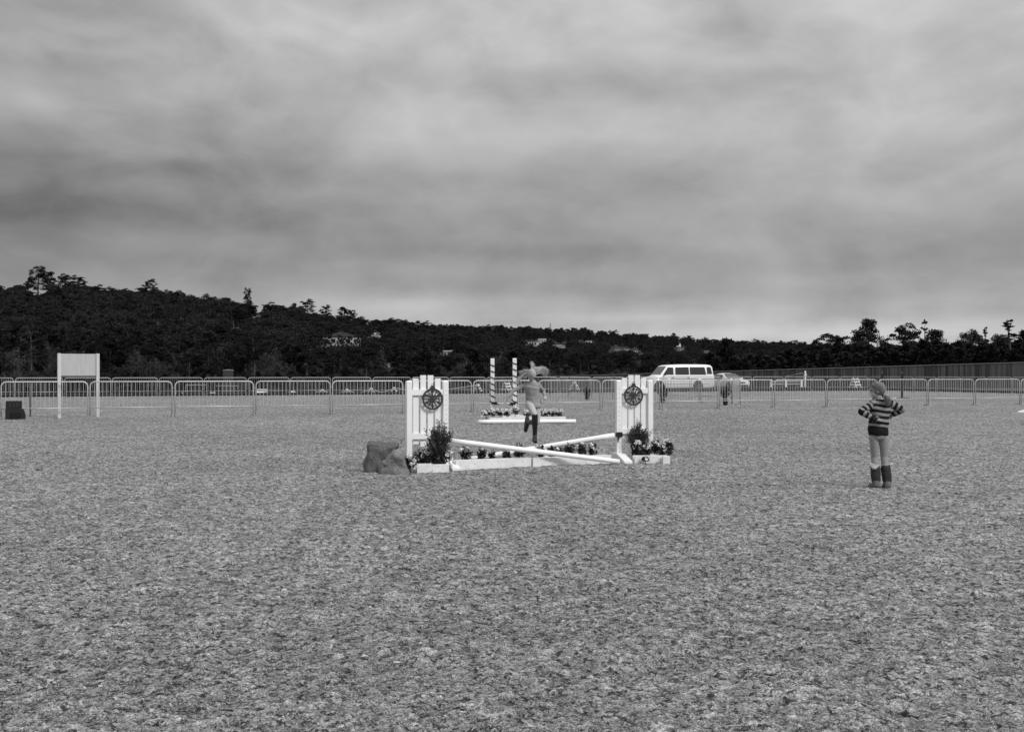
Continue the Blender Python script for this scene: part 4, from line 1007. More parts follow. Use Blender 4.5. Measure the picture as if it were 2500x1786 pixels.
for kind, n in (('pine', 6), ('round', 4), ('cypress', 4), ('sparse', 2), ('shrub', 3)):
    PROTO[kind] = [tree_meshes(kind, 300 + i + hash(kind[0]) % 1 + ord(kind[0]) * 7) for i in range(n)]
    for c, t in PROTO[kind]: c.materials.append({'pine': LEAF, 'round': LEAF, 'cypress': LEAFC, 'sparse': LEAFC, 'shrub': LEAFS}[kind]); t.materials.append(BARK if kind != 'shrub' else BARKL)
KN = {'pine': 'pine_tree', 'round': 'broad_tree', 'cypress': 'cypress_tree', 'sparse': 'sparse_tree', 'shrub': 'tall_shrub'}
LM = [(-400, 60, 'beyond the black box'), (60, 140, 'left of the signboard'), (140, 240, 'right behind the plywood signboard'), (240, 335, 'just right of the signboard'), (335, 430, 'midway from signboard to golf cart'), (430, 520, 'behind the left golf cart'), (520, 600, 'by the tiny shed'), (600, 700, 'behind the white box trailer'),
      (700, 780, 'left below the large white house'), (780, 900, 'below the large white house'), (900, 1000, 'just left of the left jump standard'), (1000, 1110, 'behind the left jump standard'), (1110, 1190, 'left of the garlanded posts'),
      (1190, 1265, 'behind the garlanded posts'), (1265, 1345, 'behind the jumping girl'), (1345, 1490, 'between the girl and right standard'), (1490, 1600, 'behind the right standard'), (1600, 1680, 'behind the van front'),
      (1680, 1760, 'behind the van rear'), (1760, 1860, 'behind the silver car'), (1860, 1980, 'behind the white rail fence'), (1980, 2090, 'left of the tallest right pine'), (2090, 2180, 'below the tallest right pine'),
      (2180, 2250, 'right of the tallest right pine'), (2250, 2330, 'below the thin spiky treetop'), (2330, 2420, 'below the broad dome tree'), (2420, 3200, 'at the right picture edge')]
def where(px):
    for a, b, t in LM:
        if a <= px < b: return t
    return 'outside the picture edge'
def tree(kind, i, X, Y, h, label, group, wide=1.0, z=None):
    c, t = PROTO[kind][i % len(PROTO[kind])]; z = float(terr(X, Y)) if z is None else z
    r = thing(KN[kind], label, 'shrub' if kind == 'shrub' else 'tree', (X, Y, z), random.uniform(0, 6.28), group); s = h / 10; r.scale = (s * wide, s * wide, s)
    mk('crown', c, None, r); mk('trunk', t, None, r); return r
# skyline standouts: px, y of the tip, kind, Z, height m, width factor, label
ST = [(92, 655, 'pine', 400, 13.0, .95, 'tallest dark pine on the ridge at the far left'), (118, 664, 'pine', 398, 11.0, .8, 'dark pine leaning beside the tallest left ridge pine'), (160, 671, 'pine', 405, 9, 1.4, 'broad flat pine on the ridge above the signboard'),
      (192, 675, 'pine', 405, 8.0, 1.3, 'low spreading pine right of the flat ridge pine'), (366, 681, 'pine', 420, 7.5, 1.0, 'small umbrella pine alone on the left ridge'), (600, 703, 'sparse', 440, 12.5, .9, 'tall slim pine standing clear of the ridge'),
      (606, 708, 'pine', 442, 10, .5, 'narrow pine crown beside the tall slim ridge pine'), (718, 737, 'round', 460, 8, .8, 'dense round tree on the falling ridge'), (752, 732, 'pine', 470, 9.5, 1.05, 'open umbrella pine with sky between its limbs'),
      (795, 746, 'pine', 480, 9, .95, 'flat-topped pine right of the open umbrella pine'), (842, 749, 'pine', 480, 9, 1.1, 'open-crowned pine above the large white house'), (862, 756, 'pine', 485, 8, .9, 'lower open pine at the end of the ridge group'),
      (1645, 812, 'round', 950, 11, 1.1, 'bumpy tree on the distant ridge above the van'), (1343, 789, 'sparse', 800, 12, .8, 'tiny pointed tree on the ridge above the jumping girl')]
for i, (px, yt, kind, Z, h, wd_, lab) in enumerate(ST):
    zt = ZH(yt, Z); p = AT(px, Z); tree(kind, i, p.x, p.y, h, lab, 'lone trees on the ridge line', wd_, z=zt - h * .94)
# right-hand belt behind the fence
RT = [(2121, 773, 'round', 175, 11.2, .82, 'tallest bushy pine rising above the fence at the right'), (2104, 806, 'pine', 172, 9.0, .9, 'ragged foliage tree under the tallest right pine'), (2208, 797, 'pine', 180, 9.6, 1.2, 'spreading flat pine right of the tallest one'),
      (2256, 781, 'sparse', 165, 9.8, .8, 'thin spiky treetop poking above its neighbours'), (2283, 800, 'round', 168, 8.8, 1.0, 'rounded dark tree right of the thin spiky top'), (2369, 801, 'round', 165, 8.8, 1.15, 'broad dome-shaped dark tree near the right edge'),
      (2408, 799, 'sparse', 158, 8.6, .9, 'thin bare-topped tree between the dome tree and right edge'), (2436, 809, 'round', 168, 8.0, .9, 'dark rounded tree second from the right edge'), (2468, 781, 'sparse', 150, 9.2, 1.9, 'ragged cypress top with tiered sprays by the right edge'),
      (2500, 808, 'cypress', 152, 8.0, .9, 'cypress cut off by the right picture edge'), (2022, 815, 'pine', 200, 8.6, 1.25, 'flat wide pine left of the tallest right pine'), (2070, 836, 'round', 190, 7.0, 1.0, 'low dark tree left of the tallest right pine'),
      (1975, 838, 'round', 200, 7.0, 1.0, 'low rounded tree behind the board fence start'), (1772, 828, 'cypress', 148, 6.9, 1.1, 'dark pyramid-shaped cypress behind the silver car'), (1735, 862, 'cypress', 150, 5.2, 1.1, 'short dark cypress just right of the van roof')]
for i, (px, yt, kind, Z, h, wd_, lab) in enumerate(RT):
    zt = ZH(yt, Z); p = AT(px, Z); tree(kind, i, p.x, p.y, h, lab, 'tall trees behind the board fence', wd_, z=zt - h * .95)
rt = random.Random(5)
for px in range(2165, 2560, 30):
    Z = 160 + rt.uniform(-3, 3); yt = np.interp(px, [2165, 2300, 2450, 2560], [832, 826, 822, 818]) + rt.uniform(-7, 7); p = AT(px + rt.uniform(-6, 6), Z); z0 = float(terr(p.x, p.y)); h = ZH(yt, Z) - z0
    tree('round', rt.randrange(4), p.x, p.y, h, 'dense rounded tree in the belt ' + where(px), 'rounded trees behind the board fence', 1.15, z=z0)
gcy = 'dark cypresses filling in behind the board fence'
for px in range(1800, 2560, 27):
    for row in range(2):
        Z = 137 + row * 13 + rt.uniform(-3, 3); yt = np.interp(px, [1800, 1950, 2100, 2300, 2560], [867, 860, 848, 838, 834]) - row * 12 + rt.uniform(-9, 9)
        p = AT(px + rt.uniform(-10, 10), Z); z0 = float(terr(p.x, p.y)); h = max(3, (ZH(yt, Z) - z0) * .93); tree('cypress', rt.randrange(4), p.x, p.y, h * 1.03, ('front' if row == 0 else 'rear') + ' dark cypress in the belt ' + where(px), gcy, 7.0 / max(h, 5), z=z0)
# front row at the foot of the hill
gfr = 'trees and shrubs at the foot of the hill'
cnt = 0
def blocked(px, Z):
    for h_ in HOUSES:
        if Z < h_[1] + 3 and abs(px - h_[0]) < h_[3] * F / h_[1] * .42 + 1.9 * F / Z: return h_
    return None
for px, Z in [(p_, 152 + rt.uniform(-5, 5)) for p_ in np.arange(-150, 1800, 24)] + [(p_, 168 + rt.uniform(-5, 6)) for p_ in np.arange(-138, 1800, 24)]:
    kind = rt.choice(['shrub', 'round', 'shrub', 'cypress', 'round']); p = AT(px, Z); h = rt.uniform(2.6, 4.2) if Z < 160 else rt.uniform(4.0, 6.2)
    if px > 1180: h *= .8
    if blocked(px, Z) : h *= .55
    tree(kind, rt.randrange(4), p.x, p.y, h, ('low ' if Z < 160 else 'taller ') + {'shrub': 'pale feathery shrub', 'round': 'dark rounded tree', 'cypress': 'dark cypress'}[kind] + ' at the hill foot ' + where(px), gfr, 1.3); cnt += 1
# forest on the hill: nearest are things, the rest one mass
cand = []; Z = 172.0; rr_ = np.random.default_rng(11)
while Z < 1060:
    step = Z * .026; sp_ = max(4.6, Z * .0125); az0 = -.56
    x = -.56 * Z
    while x < .56 * Z:
        X = x + rr_.uniform(-.4, .4) * sp_; Y = Z + rr_.uniform(-.5, .5) * step; x += sp_
        px = 1250 + X / Y * F; zr = np.interp(px, RZ_X, RZ_Z)
        if Y > zr * 1.03: continue
        if px > 1850 and Y < 260: continue
        h = rr_.uniform(7.2, 11.0) * (.95 if Y > zr * .85 else 1)
        if Y < 230: h *= .8
        z0 = float(terr(X, Y)); b = blocked(px, Y)
        vr = 911 - np.interp(px, SKX, SKY_); tt_ = np.clip((Y - 165) / (zr - 165), 0, 1)
        cap = vr * (.50 + .56 * tt_ ** .5) * rr_.uniform(.90, 1.07); h = min(h, max(3.2, H + cap * Y / F - z0))
        if b is not None:
            ytip = 911 - (z0 + h - H) * F / Y; hs_ = b[2]; hh2 = b[4] * F / b[1]
            if ytip < hs_ + hh2 * .45:      # would hide the house: shorten, or leave only a bare-stemmed pine now and then
                hnew = (H + (911 - (hs_ + hh2 * .5)) * Y / F) - z0
                if hnew < 3.0: continue
                h = min(h, hnew)
        cand.append((Y, X, z0, h))
    Z += step
cand.sort(); NI = 130
kinds = ['pine', 'pine', 'pine', 'round', 'round', 'shrub']
for j, (Y, X, z0, h) in enumerate(cand[:NI]):
    k_ = kinds[rr_.integers(6)]; tree(k_, int(rr_.integers(6)), X, Y, h, ('short ' if h < 5.5 else 'middling ' if h < 7 else 'tall ') + {'pine': 'dark pine', 'round': 'dense dark tree', 'shrub': 'pale feathery tree'}[k_] + ' low on the wooded hill ' + where(1250 + X / Y * F), 'trees on the lower slope of the wooded hill', rr_.uniform(.95, 1.3), z=z0)
rest = cand[NI:]
# a few pines with bare stems in front of the large white house
ZW = HOUSES[0][1]
for px, dz_, yt_ in ((792, -16, 826), (806, -9, 812), (818, -20, 838), (829, -12, 815), (841, -18, 822), (853, -9, 818), (861, -16, 835), (873, -12, 812), (884, -8, 830)):
    Z_ = ZW + dz_; p = AT(px, Z_); z0 = float(terr(p.x, p.y)); h = (ZH(yt_, Z_) - z0); tree('pine', px, p.x, p.y, h, 'slim pine standing in front of the large white hillside house', 'pines before the white house', .50, z=z0)
nR = len(rest); fm_ = bpy.data.meshes.new('forest'); fm_.from_pydata([(X, Y, z0) for Y, X, z0, h in rest], [], [])
for nm, ty, dat in (('sc', 'FLOAT_VECTOR', np.array([[h / 10 * w_, h / 10 * w_, h / 10] for (Y, X, z0, h), w_ in zip(rest, rr_.uniform(1.0, 1.45, nR))], dtype=np.float32).reshape(-1)),
                    ('rot', 'FLOAT', rr_.uniform(0, 6.28, nR).astype(np.float32)), ('pick', 'INT', rr_.integers(0, 8, nR).astype(np.int32))):
    a = fm_.attributes.new(nm, ty, 'POINT'); a.data.foreach_set('vector' if ty == 'FLOAT_VECTOR' else 'value', dat)
fo = mk('forest', fm_, None, kind='stuff'); fo['label'] = 'wooded hillside of dark pines rising behind the arena'
ng = bpy.data.node_groups.new('forest', 'GeometryNodeTree'); ng.interface.new_socket('Geometry', in_out='INPUT', socket_type='NodeSocketGeometry'); ng.interface.new_socket('Geometry', in_out='OUTPUT', socket_type='NodeSocketGeometry')
gi = ng.nodes.new('NodeGroupInput'); go_ = ng.nodes.new('NodeGroupOutput'); jn = ng.nodes.new('GeometryNodeJoinGeometry')
src = []
for o in COL.objects:
    if o.name.startswith('crown'):
        if all(o.data != s_o.data for s_o, _ in src) and o.data in [c for k in ('pine', 'round') for c, t in PROTO[k]]:
            tr_ = [q for q in COL.objects if q.parent == o.parent and q.name.startswith('trunk')][0]; src.append((o, tr_))
    if len(src) >= 8: break
for part in (0, 1):
    gj = ng.nodes.new('GeometryNodeJoinGeometry')
    for s_o in src:
        oi = ng.nodes.new('GeometryNodeObjectInfo'); oi.transform_space = 'ORIGINAL'; oi.inputs['Object'].default_value = s_o[part]; oi.inputs['As Instance'].default_value = True
        ng.links.new(oi.outputs['Geometry'], gj.inputs[0])
    ip = ng.nodes.new('GeometryNodeInstanceOnPoints'); ip.inputs['Pick Instance'].default_value = True
    ng.links.new(gi.outputs[0], ip.inputs['Points']); ng.links.new(gj.outputs[0], ip.inputs['Instance'])
    for nm, dt, sock in (('pick', 'INT', 'Instance Index'), ('sc', 'FLOAT_VECTOR', 'Scale')):
        na_ = ng.nodes.new('GeometryNodeInputNamedAttribute'); na_.data_type = dt; na_.inputs[0].default_value = nm
        ng.links.new(na_.outputs['Attribute'], ip.inputs[sock])
    na_ = ng.nodes.new('GeometryNodeInputNamedAttribute'); na_.data_type = 'FLOAT'; na_.inputs[0].default_value = 'rot'; cx_ = ng.nodes.new('ShaderNodeCombineXYZ'); ng.links.new(na_.outputs['Attribute'], cx_.inputs[2])
    ng.links.new(cx_.outputs[0], ip.inputs['Rotation']); ng.links.new(ip.outputs[0], jn.inputs[0])
ng.links.new(jn.outputs[0], go_.inputs[0])
md = fo.modifiers.new('forest', 'NODES'); md.node_group = ng
print('forest points', nR, 'individual', NI, 'front', cnt, 'boards', nbd, 'src', len(src))

# ================================================================== people
def remesh(mb, name, vox, smooth=4, fac=.5):
    me = mb.mesh('tmp'); o = bpy.data.objects.new('tmp', me); COL.objects.link(o)
    a = o.modifiers.new('r', 'REMESH'); a.mode = 'VOXEL'; a.voxel_size = vox; a.use_smooth_shade = True
    b = o.modifiers.new('s', 'SMOOTH'); b.factor = fac; b.iterations = smooth
    dg = bpy.context.evaluated_depsgraph_get(); out_ = bpy.data.meshes.new_from_object(o.evaluated_get(dg)); out_.name = name; out_.materials.clear()
    bpy.data.objects.remove(o); bpy.data.meshes.remove(me); out_.polygons.foreach_set('use_smooth', [True] * len(out_.polygons)); return out_
def chain(mb, pr_, seg=12):
    "tapered limb through (point, radius) pairs with ball joints"
    for (p, r_) in pr_: mb.ell(p, r_, nu=12, nv=8)
    for (p, a), (q, b) in zip(pr_[:-1], pr_[1:]):
        p = Vector(p); q = Vector(q)
        if (q - p).length > 1e-4: mb.tube([p, q], [a, b], seg)
def oval(c, rx, ry, tilt=None, n=20):
    P = []
    for i in range(n):
        a = 2 * math.pi * i / n; v = Vector((rx * math.cos(a), ry * math.sin(a), 0))
        if tilt is not None: v = tilt @ v
        P.append(Vector(c) + v)
    return P
def hand(mb, wrist, d, palm_n, thumb_side, s=1.0, curl=.5):
    "five-fingered hand: d = direction of the fingers, palm_n = direction the palm faces"
    d = Vector(d).normalized(); nrm = Vector(palm_n); nrm = (nrm - d * nrm.dot(d)).normalized(); sd = d.cross(nrm).normalized() * thumb_side; w = Vector(wrist)
    c = w + d * .036 * s; rot = Matrix((sd, nrm, d)).transposed(); mb.ell(c, (.030 * s, .013 * s, .040 * s), rot)
    for k, (o_, ln) in enumerate(((.022, .050), (.0075, .056), (-.0075, .052), (-.021, .042))):
        b = w + d * .068 * s + sd * o_ * s; m1 = b + (d * math.cos(curl * .8) + nrm * math.sin(curl * .8)) * ln * .42 * s; m2 = m1 + (d * math.cos(curl * 1.8) + nrm * math.sin(curl * 1.8)) * ln * .33 * s
        m3 = m2 + (d * math.cos(curl * 2.5) + nrm * math.sin(curl * 2.5)) * ln * .25 * s; chain(mb, [(b - d * .02 * s, .0075 * s), (b, .0075 * s), (m1, .0068 * s), (m2, .0062 * s), (m3, .005 * s)], 8)
    b = w + d * .018 * s + sd * .024 * s; m1 = b + (d * .6 + sd * .8).normalized() * .026 * s; m2 = m1 + (d * .85 + sd * .3 + nrm * .45).normalized() * .024 * s; chain(mb, [(w + d * .012 * s, .010 * s), (b, .0095 * s), (m1, .008 * s), (m2, .006 * s)], 8)
def head(mb, c, face, up, s=1.0):
    "skull, jaw, nose, lips, ears; face = direction looked at"
    f = Vector(face).normalized(); u = Vector(up); u = (u - f * u.dot(f)).normalized(); l = u.cross(f).normalized(); rot = Matrix((l, f, u)).transposed(); c = Vector(c)
    mb.ell(c + u * .016 * s - f * .006 * s, (.071 * s, .087 * s, .083 * s), rot, 20, 14); mb.ell(c - u * .045 * s + f * .030 * s, (.052 * s, .052 * s, .055 * s), rot, 16, 12)
    mb.ell(c - u * .088 * s + f * .052 * s, (.022 * s, .020 * s, .018 * s), rot)
    chain(mb, [(c + u * .006 * s + f * .077 * s, .008 * s), (c - u * .022 * s + f * .087 * s, .009 * s)], 8); mb.ell(c - u * .027 * s + f * .081 * s, (.014 * s, .009 * s, .008 * s), rot)
    mb.ell(c - u * .052 * s + f * .080 * s, (.019 * s, .008 * s, .007 * s), rot); mb.ell(c + u * .022 * s + f * .072 * s, (.048 * s, .014 * s, .010 * s), rot)
    for q in (-1, 1): mb.ell(c + l * q * .069 * s - f * .006 * s - u * .014 * s, (.007 * s, .014 * s, .021 * s), rot)
    return f, u, l
def strands(spec_, r0, seg=4, name='hair'):
    mb = MB()
    for pts_ in spec_: n = len(pts_); mb.tube(pts_, [r0 * (1 - .75 * i / (n - 1)) for i in range(n)], 3, cap=False)
    return mb.mesh(name)
def eyes(root, c, f, u, l, s=1):
    for q in (-1, 1): MB().ell(Vector(c) + f * .076 * s + u * .006 * s + l * q * .029 * s, .0075 * s, nu=10, nv=8).build('eye', EYE, root)

# ---------------- the jumping girl: airborne, facing the camera, head bowed, hair flying
JZ = 21.0; js = JZ / F
jroot = thing('person', 'girl leaping toward the camera, head bowed, fair hair flying, grey top, black riding boots', 'person', AT(1300, JZ, 0))
def J(px, py, dy=0.0): return Vector(((px - 1300) * js * (1 + dy / JZ), dy, H - (py - 911) * js * (1 + dy / JZ)))
pel = J(1301, 983); che = J(1299, 950, -.05); sL = J(1281, 941, -.05); sR = J(1314, 940, -.04); nk = J(1298, 928, -.09); hd = J(1298, 914, -.16)
rh = J(1292, 985, -.02); rk = J(1305, 1012, -.30); ra = J(1305.5, 1063, -.16); rhl = J(1304, 1071, -.13); rto = J(1307, 1076, -.27)
lh = J(1311, 985, .01); lk = J(1311.5, 1030, -.05); la = J(1290, 1030, .27); lto = J(1284, 1050, .36); lhl = J(1288, 1020, .32)
reL = J(1254, 952, -.08); rwr = J(1235, 975, -.14); leL = J(1327, 955, .10); lwr = J(1330, 966, -.05)
B = MB()
B.loft([oval(J(1301, 992), .09, .07), oval(J(1301, 984), .115, .085), oval(J(1301, 970), .10, .075), oval(J(1300, 955, -.03), .105, .078), oval(J(1298, 941, -.05), .125, .075), oval(J(1298, 934, -.06), .10, .055)])
chain(B, [(J(1298, 938, -.06), .045), (nk, .040), (hd, .040)]); fJ, uJ, lJ = head(B, hd, (.05, -.80, -.60), (.12, -.6, .8), .98)
for a, e, w in ((sL, reL, rwr), (sR, leL, lwr)): chain(B, [(a, .040), (e, .028), (w, .020)])
chain(B, [(rh, .070), (rk, .048), (ra, .030), (rhl, .028)]); chain(B, [(ra, .030), (rto, .022)]); chain(B, [(lh, .070), (lk, .048), (la, .030), (lhl, .028)]); chain(B, [(la, .03), (lto, .022)])
hand(B, rwr, J(1227, 990, -.16) - rwr, (.5, -.4, -.3), -1, 1.0, .35); hand(B, lwr, J(1331, 975, -.12) - lwr, (-.3, .7, -.5), 1, 1.0, 1.0)
mk('body', remesh(B, 'body', .0052, 4), SKIN, jroot); eyes(jroot, hd, fJ, uJ, lJ, .98)
C_ = MB()   # long-sleeved top
C_.loft([oval(J(1304, 994), .150, .118), oval(J(1303, 986), .150, .115), oval(J(1301, 973), .134, .100), oval(J(1300, 958, -.03), .130, .096), oval(J(1298, 946, -.05), .142, .095), oval(J(1298, 939, -.06), .128, .078), oval(J(1298, 934, -.07), .085, .062), oval(J(1298, 930, -.08), .052, .050)])
mids = lambda a, b, t, o=(0, 0, 0): Vector(a).lerp(Vector(b), t) + Vector(o)
chain(C_, [(sL, .051), (mids(sL, reL, .5), .045), (reL, .039), (mids(reL, rwr, .5), .034), (mids(reL, rwr, .93), .028)]); chain(C_, [(sR, .051), (mids(sR, leL, .5), .046), (leL, .041), (mids(leL, lwr, .5), .036), (mids(leL, lwr, .93), .030)])
top_me = remesh(C_, 'top', .0075, 3)
# folds
for v in top_me.vertices:
    p = v.co; n_ = v.normal; f = math.sin(p.z * 62 + 9 * p.x + 3.0 * mnoise.noise(p * 9)) * (.5 + .5 * mnoise.noise(p * 5 + Vector((3, 1, 2)))); v.co = p + n_ * (.0055 * f + .008 * mnoise.noise(p * 11))
mk('top', top_me, SHIRT, jroot)
C_ = MB(); C_.loft([oval(J(1301, 998), .085, .075), oval(J(1301, 990), .112, .085), oval(J(1301, 980), .110, .082)])
chain(C_, [(rh, .076), (mids(rh, rk, .5), .068), (rk, .054)]); chain(C_, [(lh, .072), (mids(lh, lk, .5), .062), (lk, .053), (mids(lk, la, .2), .05)])
mk('breeches', remesh(C_, 'breeches', .009, 4), BREECH, jroot)
def rboot(k, a, hl, to, root):
    C = MB(); chain(C, [(Vector(k).lerp(a, .02), .058), (Vector(k).lerp(a, .35), .057), (Vector(k).lerp(a, .75), .044), (a, .042)]); chain(C, [(hl, .038), (a, .043)]); chain(C, [(hl, .038), (Vector(hl).lerp(to, .6), .042), (to, .036)]); chain(C, [(a, .043), (to, .036)])
    b = mk('riding_boot', remesh(C, 'riding_boot', .0085, 3), BOOTB, root)
    d = (Vector(to) - Vector(hl)); dn_ = (Vector(hl) - Vector(a)).normalized(); dn_ = (dn_ - d.normalized() * dn_.dot(d.normalized())).normalized()
    S_ = MB(); S_.tube([Vector(hl) + dn_ * .030 - d.normalized() * .03, Vector(hl).lerp(to, .5) + dn_ * .034, Vector(to) + dn_ * .028 + d.normalized() * .025], [.030, .036, .026], 10, flat=.5); S_.build('sole', TYRE, b)
rboot(rk, ra, rhl, rto, jroot); rboot(mids(lk, la, .25), la, lhl, lto, jroot)
# flying hair
rj = random.Random(3); sp = []
def lock(root_pt, ctrl, n, spread, rr0):
    for _ in range(n):
        o0 = Vector((rj.gauss(0, 1), rj.gauss(0, 1), rj.gauss(0, 1))) * rr0; P = [Vector(root_pt) + o0]
        k = Vector((rj.gauss(0, 1), rj.gauss(0, 1), rj.gauss(0, 1))) * spread; tl_ = rj.uniform(.6, 1.05); ph = rj.uniform(0, 6)
        c = [Vector(root_pt)] + [Vector(q) for q in ctrl]; m_ = 9
        for i in range(1, m_ + 1):
            t = i / m_ * tl_ * (len(c) - 1); j = min(int(t), len(c) - 2); q = c[j].lerp(c[j + 1], t - j) if t <= len(c) - 1 else c[-1]
            w_ = i / m_; P.append(q + o0 * (1 - w_) + k * w_ ** 1.3 + Vector((math.sin(ph + w_ * 7), math.cos(ph * 1.3 + w_ * 6), math.sin(ph * 2 + w_ * 8))) * .006 * w_)
        sp.append(P)
crown_c = hd + uJ * .03
lock(J(1299, 903, -.14), [J(1300, 896, -.08), J(1300, 889, -.02), J(1296, 883, .0)], 150, .018, .014)
lock(J(1306, 904, -.12), [J(1315, 900, -.06), J(1325, 899, 0), J(1332, 904, .03), J(1336, 912, .03)], 380, .028, .018)
lock(J(1308, 908, -.12), [J(1318, 906, -.06), J(1327, 909, 0), J(1333, 917, .02)], 260, .028, .018)
lock(J(1292, 905, -.14), [J(1283, 905, -.1), J(1276, 909, -.06), J(1269, 912, -.04)], 190, .024, .014)
lock(J(1289, 909, -.15), [J(1280, 914, -.12), J(1272, 920, -.1), J(1263, 930, -.1), J(1256, 940, -.1)], 100, .022, .012)
lock(J(1290, 913, -.17), [J(1284, 920, -.16), J(1278, 924, -.15)], 40, .014, .01)
lock(J(1300, 900, -.12), [J(1306, 897, -.06), J(1312, 899, .02)], 60, .016, .012)
# hair combed over the bowed head
for i in range(1300):
    d = Vector((rj.gauss(0, 1), rj.gauss(0, 1), rj.gauss(0, 1))).normalized()
    ff = d.dot(fJ); uu = d.dot(uJ)
    if uu < -.55 or (uu < -.3 and ff < .2): continue
    c0 = hd + uJ * .016 - fJ * .006; loc_ = lambda q: c0 + (lJ * q.dot(lJ) * .077 + fJ * q.dot(fJ) * .095 + uJ * q.dot(uJ) * .091)
    tang = (lJ - d * lJ.dot(d) + uJ * rj.gauss(.1, .12)).normalized() * (1 if rj.random() < .5 else -1); P = []
    for k in range(7): q = (d + tang * (k - 3) * .17 + uJ * .02 * math.sin(k)).normalized(); P.append(loc_(q))
    sp.append(P)
me = strands(sp, .0023); mk('hair', me, HAIR, jroot)
hc = MB(); rotH = Matrix((lJ, fJ, uJ)).transposed(); hc.ell(hd + uJ * .024 - fJ * .012, (.076, .090, .084), rotH, 20, 14); mk('hair_cap', hc.mesh('hair_cap'), mat('fair_undercoat', .26, .6, .3, 60, .6, 90, .3), jroot)

# ---------------- the girl in stripes: seen from behind, hands on hips, looking left
GZ = 15.05; gs = GZ / F
groot = thing('person', 'girl in striped sweater seen from behind, hands on hips, ponytail, furry-topped boots', 'person', AT(2144, GZ, 0))
def K(px, py, dy=0.0): return Vector(((px - 2144) * gs * (1 + dy / GZ), dy, H - (py - 911) * gs * (1 + dy / GZ)))
B = MB()
hd2 = K(2143, 952.5, .02); nk2 = K(2148, 977, .0)
shL = K(2130, 986); shR = K(2173, 985); elL = K(2100, 1005, -.05); elR = K(2200, 998, -.03); wrL = K(2126, 1021, -.10); wrR = K(2180, 1013, .06)
hpL = K(2133.5, 1066); hpR = K(2157.5, 1066); knL = K(2137, 1116, .03); knR = K(2160, 1114, .03); anL = K(2139, 1176, .0); anR = K(2167, 1177, .0); toL = K(2134, 1186, .14); toR = K(2168, 1186, .14); heL = K(2140, 1184, -.03); heR = K(2165, 1185, -.03)
B.loft([oval(K(2146, 1072), .09, .07), oval(K(2145, 1060), .112, .085), oval(K(2145, 1040), .095, .075), oval(K(2147, 1015), .10, .075), oval(K(2150, 995), .115, .075), oval(K(2150, 984), .10, .055)])
chain(B, [(K(2149, 988), .045), (nk2, .038), (K(2145, 966, .01), .038)]); fG, uG, lG = head(B, hd2, (-.93, .30, -.10), (0, 0, 1), 1.08)
chain(B, [(shL, .040), (elL, .028), (wrL, .020)]); chain(B, [(shR, .040), (elR, .028), (wrR, .020)])
chain(B, [(hpL, .066), (knL, .044), (anL, .03), (heL, .026)]); chain(B, [(anL, .03), (toL, .022)]); chain(B, [(hpR, .066), (knR, .044), (anR, .03), (heR, .026)]); chain(B, [(anR, .03), (toR, .022)])
hand(B, wrL, K(2140, 1028, -.11) - wrL, (0, .9, .2), 1, 1.0, .25); hand(B, wrR, K(2168, 1022, .10) - wrR, (-.3, -.8, 0), -1, 1.0, .4)
mk('body', remesh(B, 'body', .0052, 4), SKIN, groot); eyes(groot, hd2, fG, uG, lG, 1.08)
C_ = MB()
C_.loft([oval(K(2144, 1062), .128, .100), oval(K(2144, 1052), .133, .104), oval(K(2144, 1040), .134, .105), oval(K(2145, 1025), .128, .098), oval(K(2148, 1008), .132, .096), oval(K(2150, 995), .138, .092), oval(K(2150, 986), .130, .075), oval(K(2149, 979), .075, .058), oval(K(2148, 975), .052, .048)])
chain(C_, [(shL, .054), (mids(shL, elL, .5), .052), (elL, .049), (mids(elL, wrL, .5), .044), (mids(elL, wrL, .97), .033), (K(2139, 1027, -.112), .032), (K(2144, 1030, -.112), .024)]); chain(C_, [(shR, .054), (mids(shR, elR, .5), .052), (elR, .049), (mids(elR, wrR, .5), .044), (mids(elR, wrR, .97), .032)])
sw = remesh(C_, 'sweater', .0065, 3); nv_ = len(sw.vertices); co = np.zeros(nv_ * 3); sw.vertices.foreach_get('co', co); co = co.reshape(-1, 3)
def segd(P, a, b):
    a = np.array(a); b = np.array(b); ab = b - a; t = np.clip(((P - a) @ ab) / (ab @ ab), 0, 1); return np.linalg.norm(P - (a + t[:, None] * ab), axis=1), t
PER_ = .0745   # stripe period in metres (one dark + one light)
zb = K(2144, 1041).z; s_t = (co[:, 2] - zb + .012 * np.sin(co[:, 0] * 14)) / PER_
dist = np.full(nv_, 9.); sarm = np.zeros(nv_)
for (a, b, c) in ((shL, elL, wrL), (shR, elR, wrR)):
    L1 = (b - a).length
    d1, t1 = segd(co, a, b); d2, t2 = segd(co, b, c); L2 = (c - b).length
    for d_, s0 in ((d1, t1 * L1), (d2, L1 + t2 * L2)):
        mk_ = d_ < dist; dist[mk_] = d_[mk_]; sarm[mk_] = s0[mk_]
tors = ((co[:, 0] - K(2149, 1000).x) / .128) ** 2 + (co[:, 1] / .090) ** 2
arm = (dist < .058) & ((tors > 1.12) | (dist < .0) | ((co[:, 1] < -.095)))
val = np.where(arm, sarm / (PER_ * .92) + .15, s_t + .52); val = np.where((~arm) & (s_t < 0), .25, val)   # plain dark hem
at = sw.attributes.new('stripe', 'FLOAT', 'POINT'); at.data.foreach_set('value', val.astype(np.float32))
for v in sw.vertices:
    p = v.co.copy(); v.co = p + v.normal * (.010 * mnoise.noise(p * 9) + .005 * mnoise.noise(p * 22) + .004 * math.sin(p.z * 45 + 6 * p.x + 2 * mnoise.noise(p * 7)))
sm_ = bpy.data.materials.new('striped_knit'); sm_.use_nodes = True; t2_ = sm_.node_tree; bb = t2_.nodes['Principled BSDF']; bb.inputs['Roughness'].default_value = .95; bb.inputs['Specular IOR Level'].default_value = .1
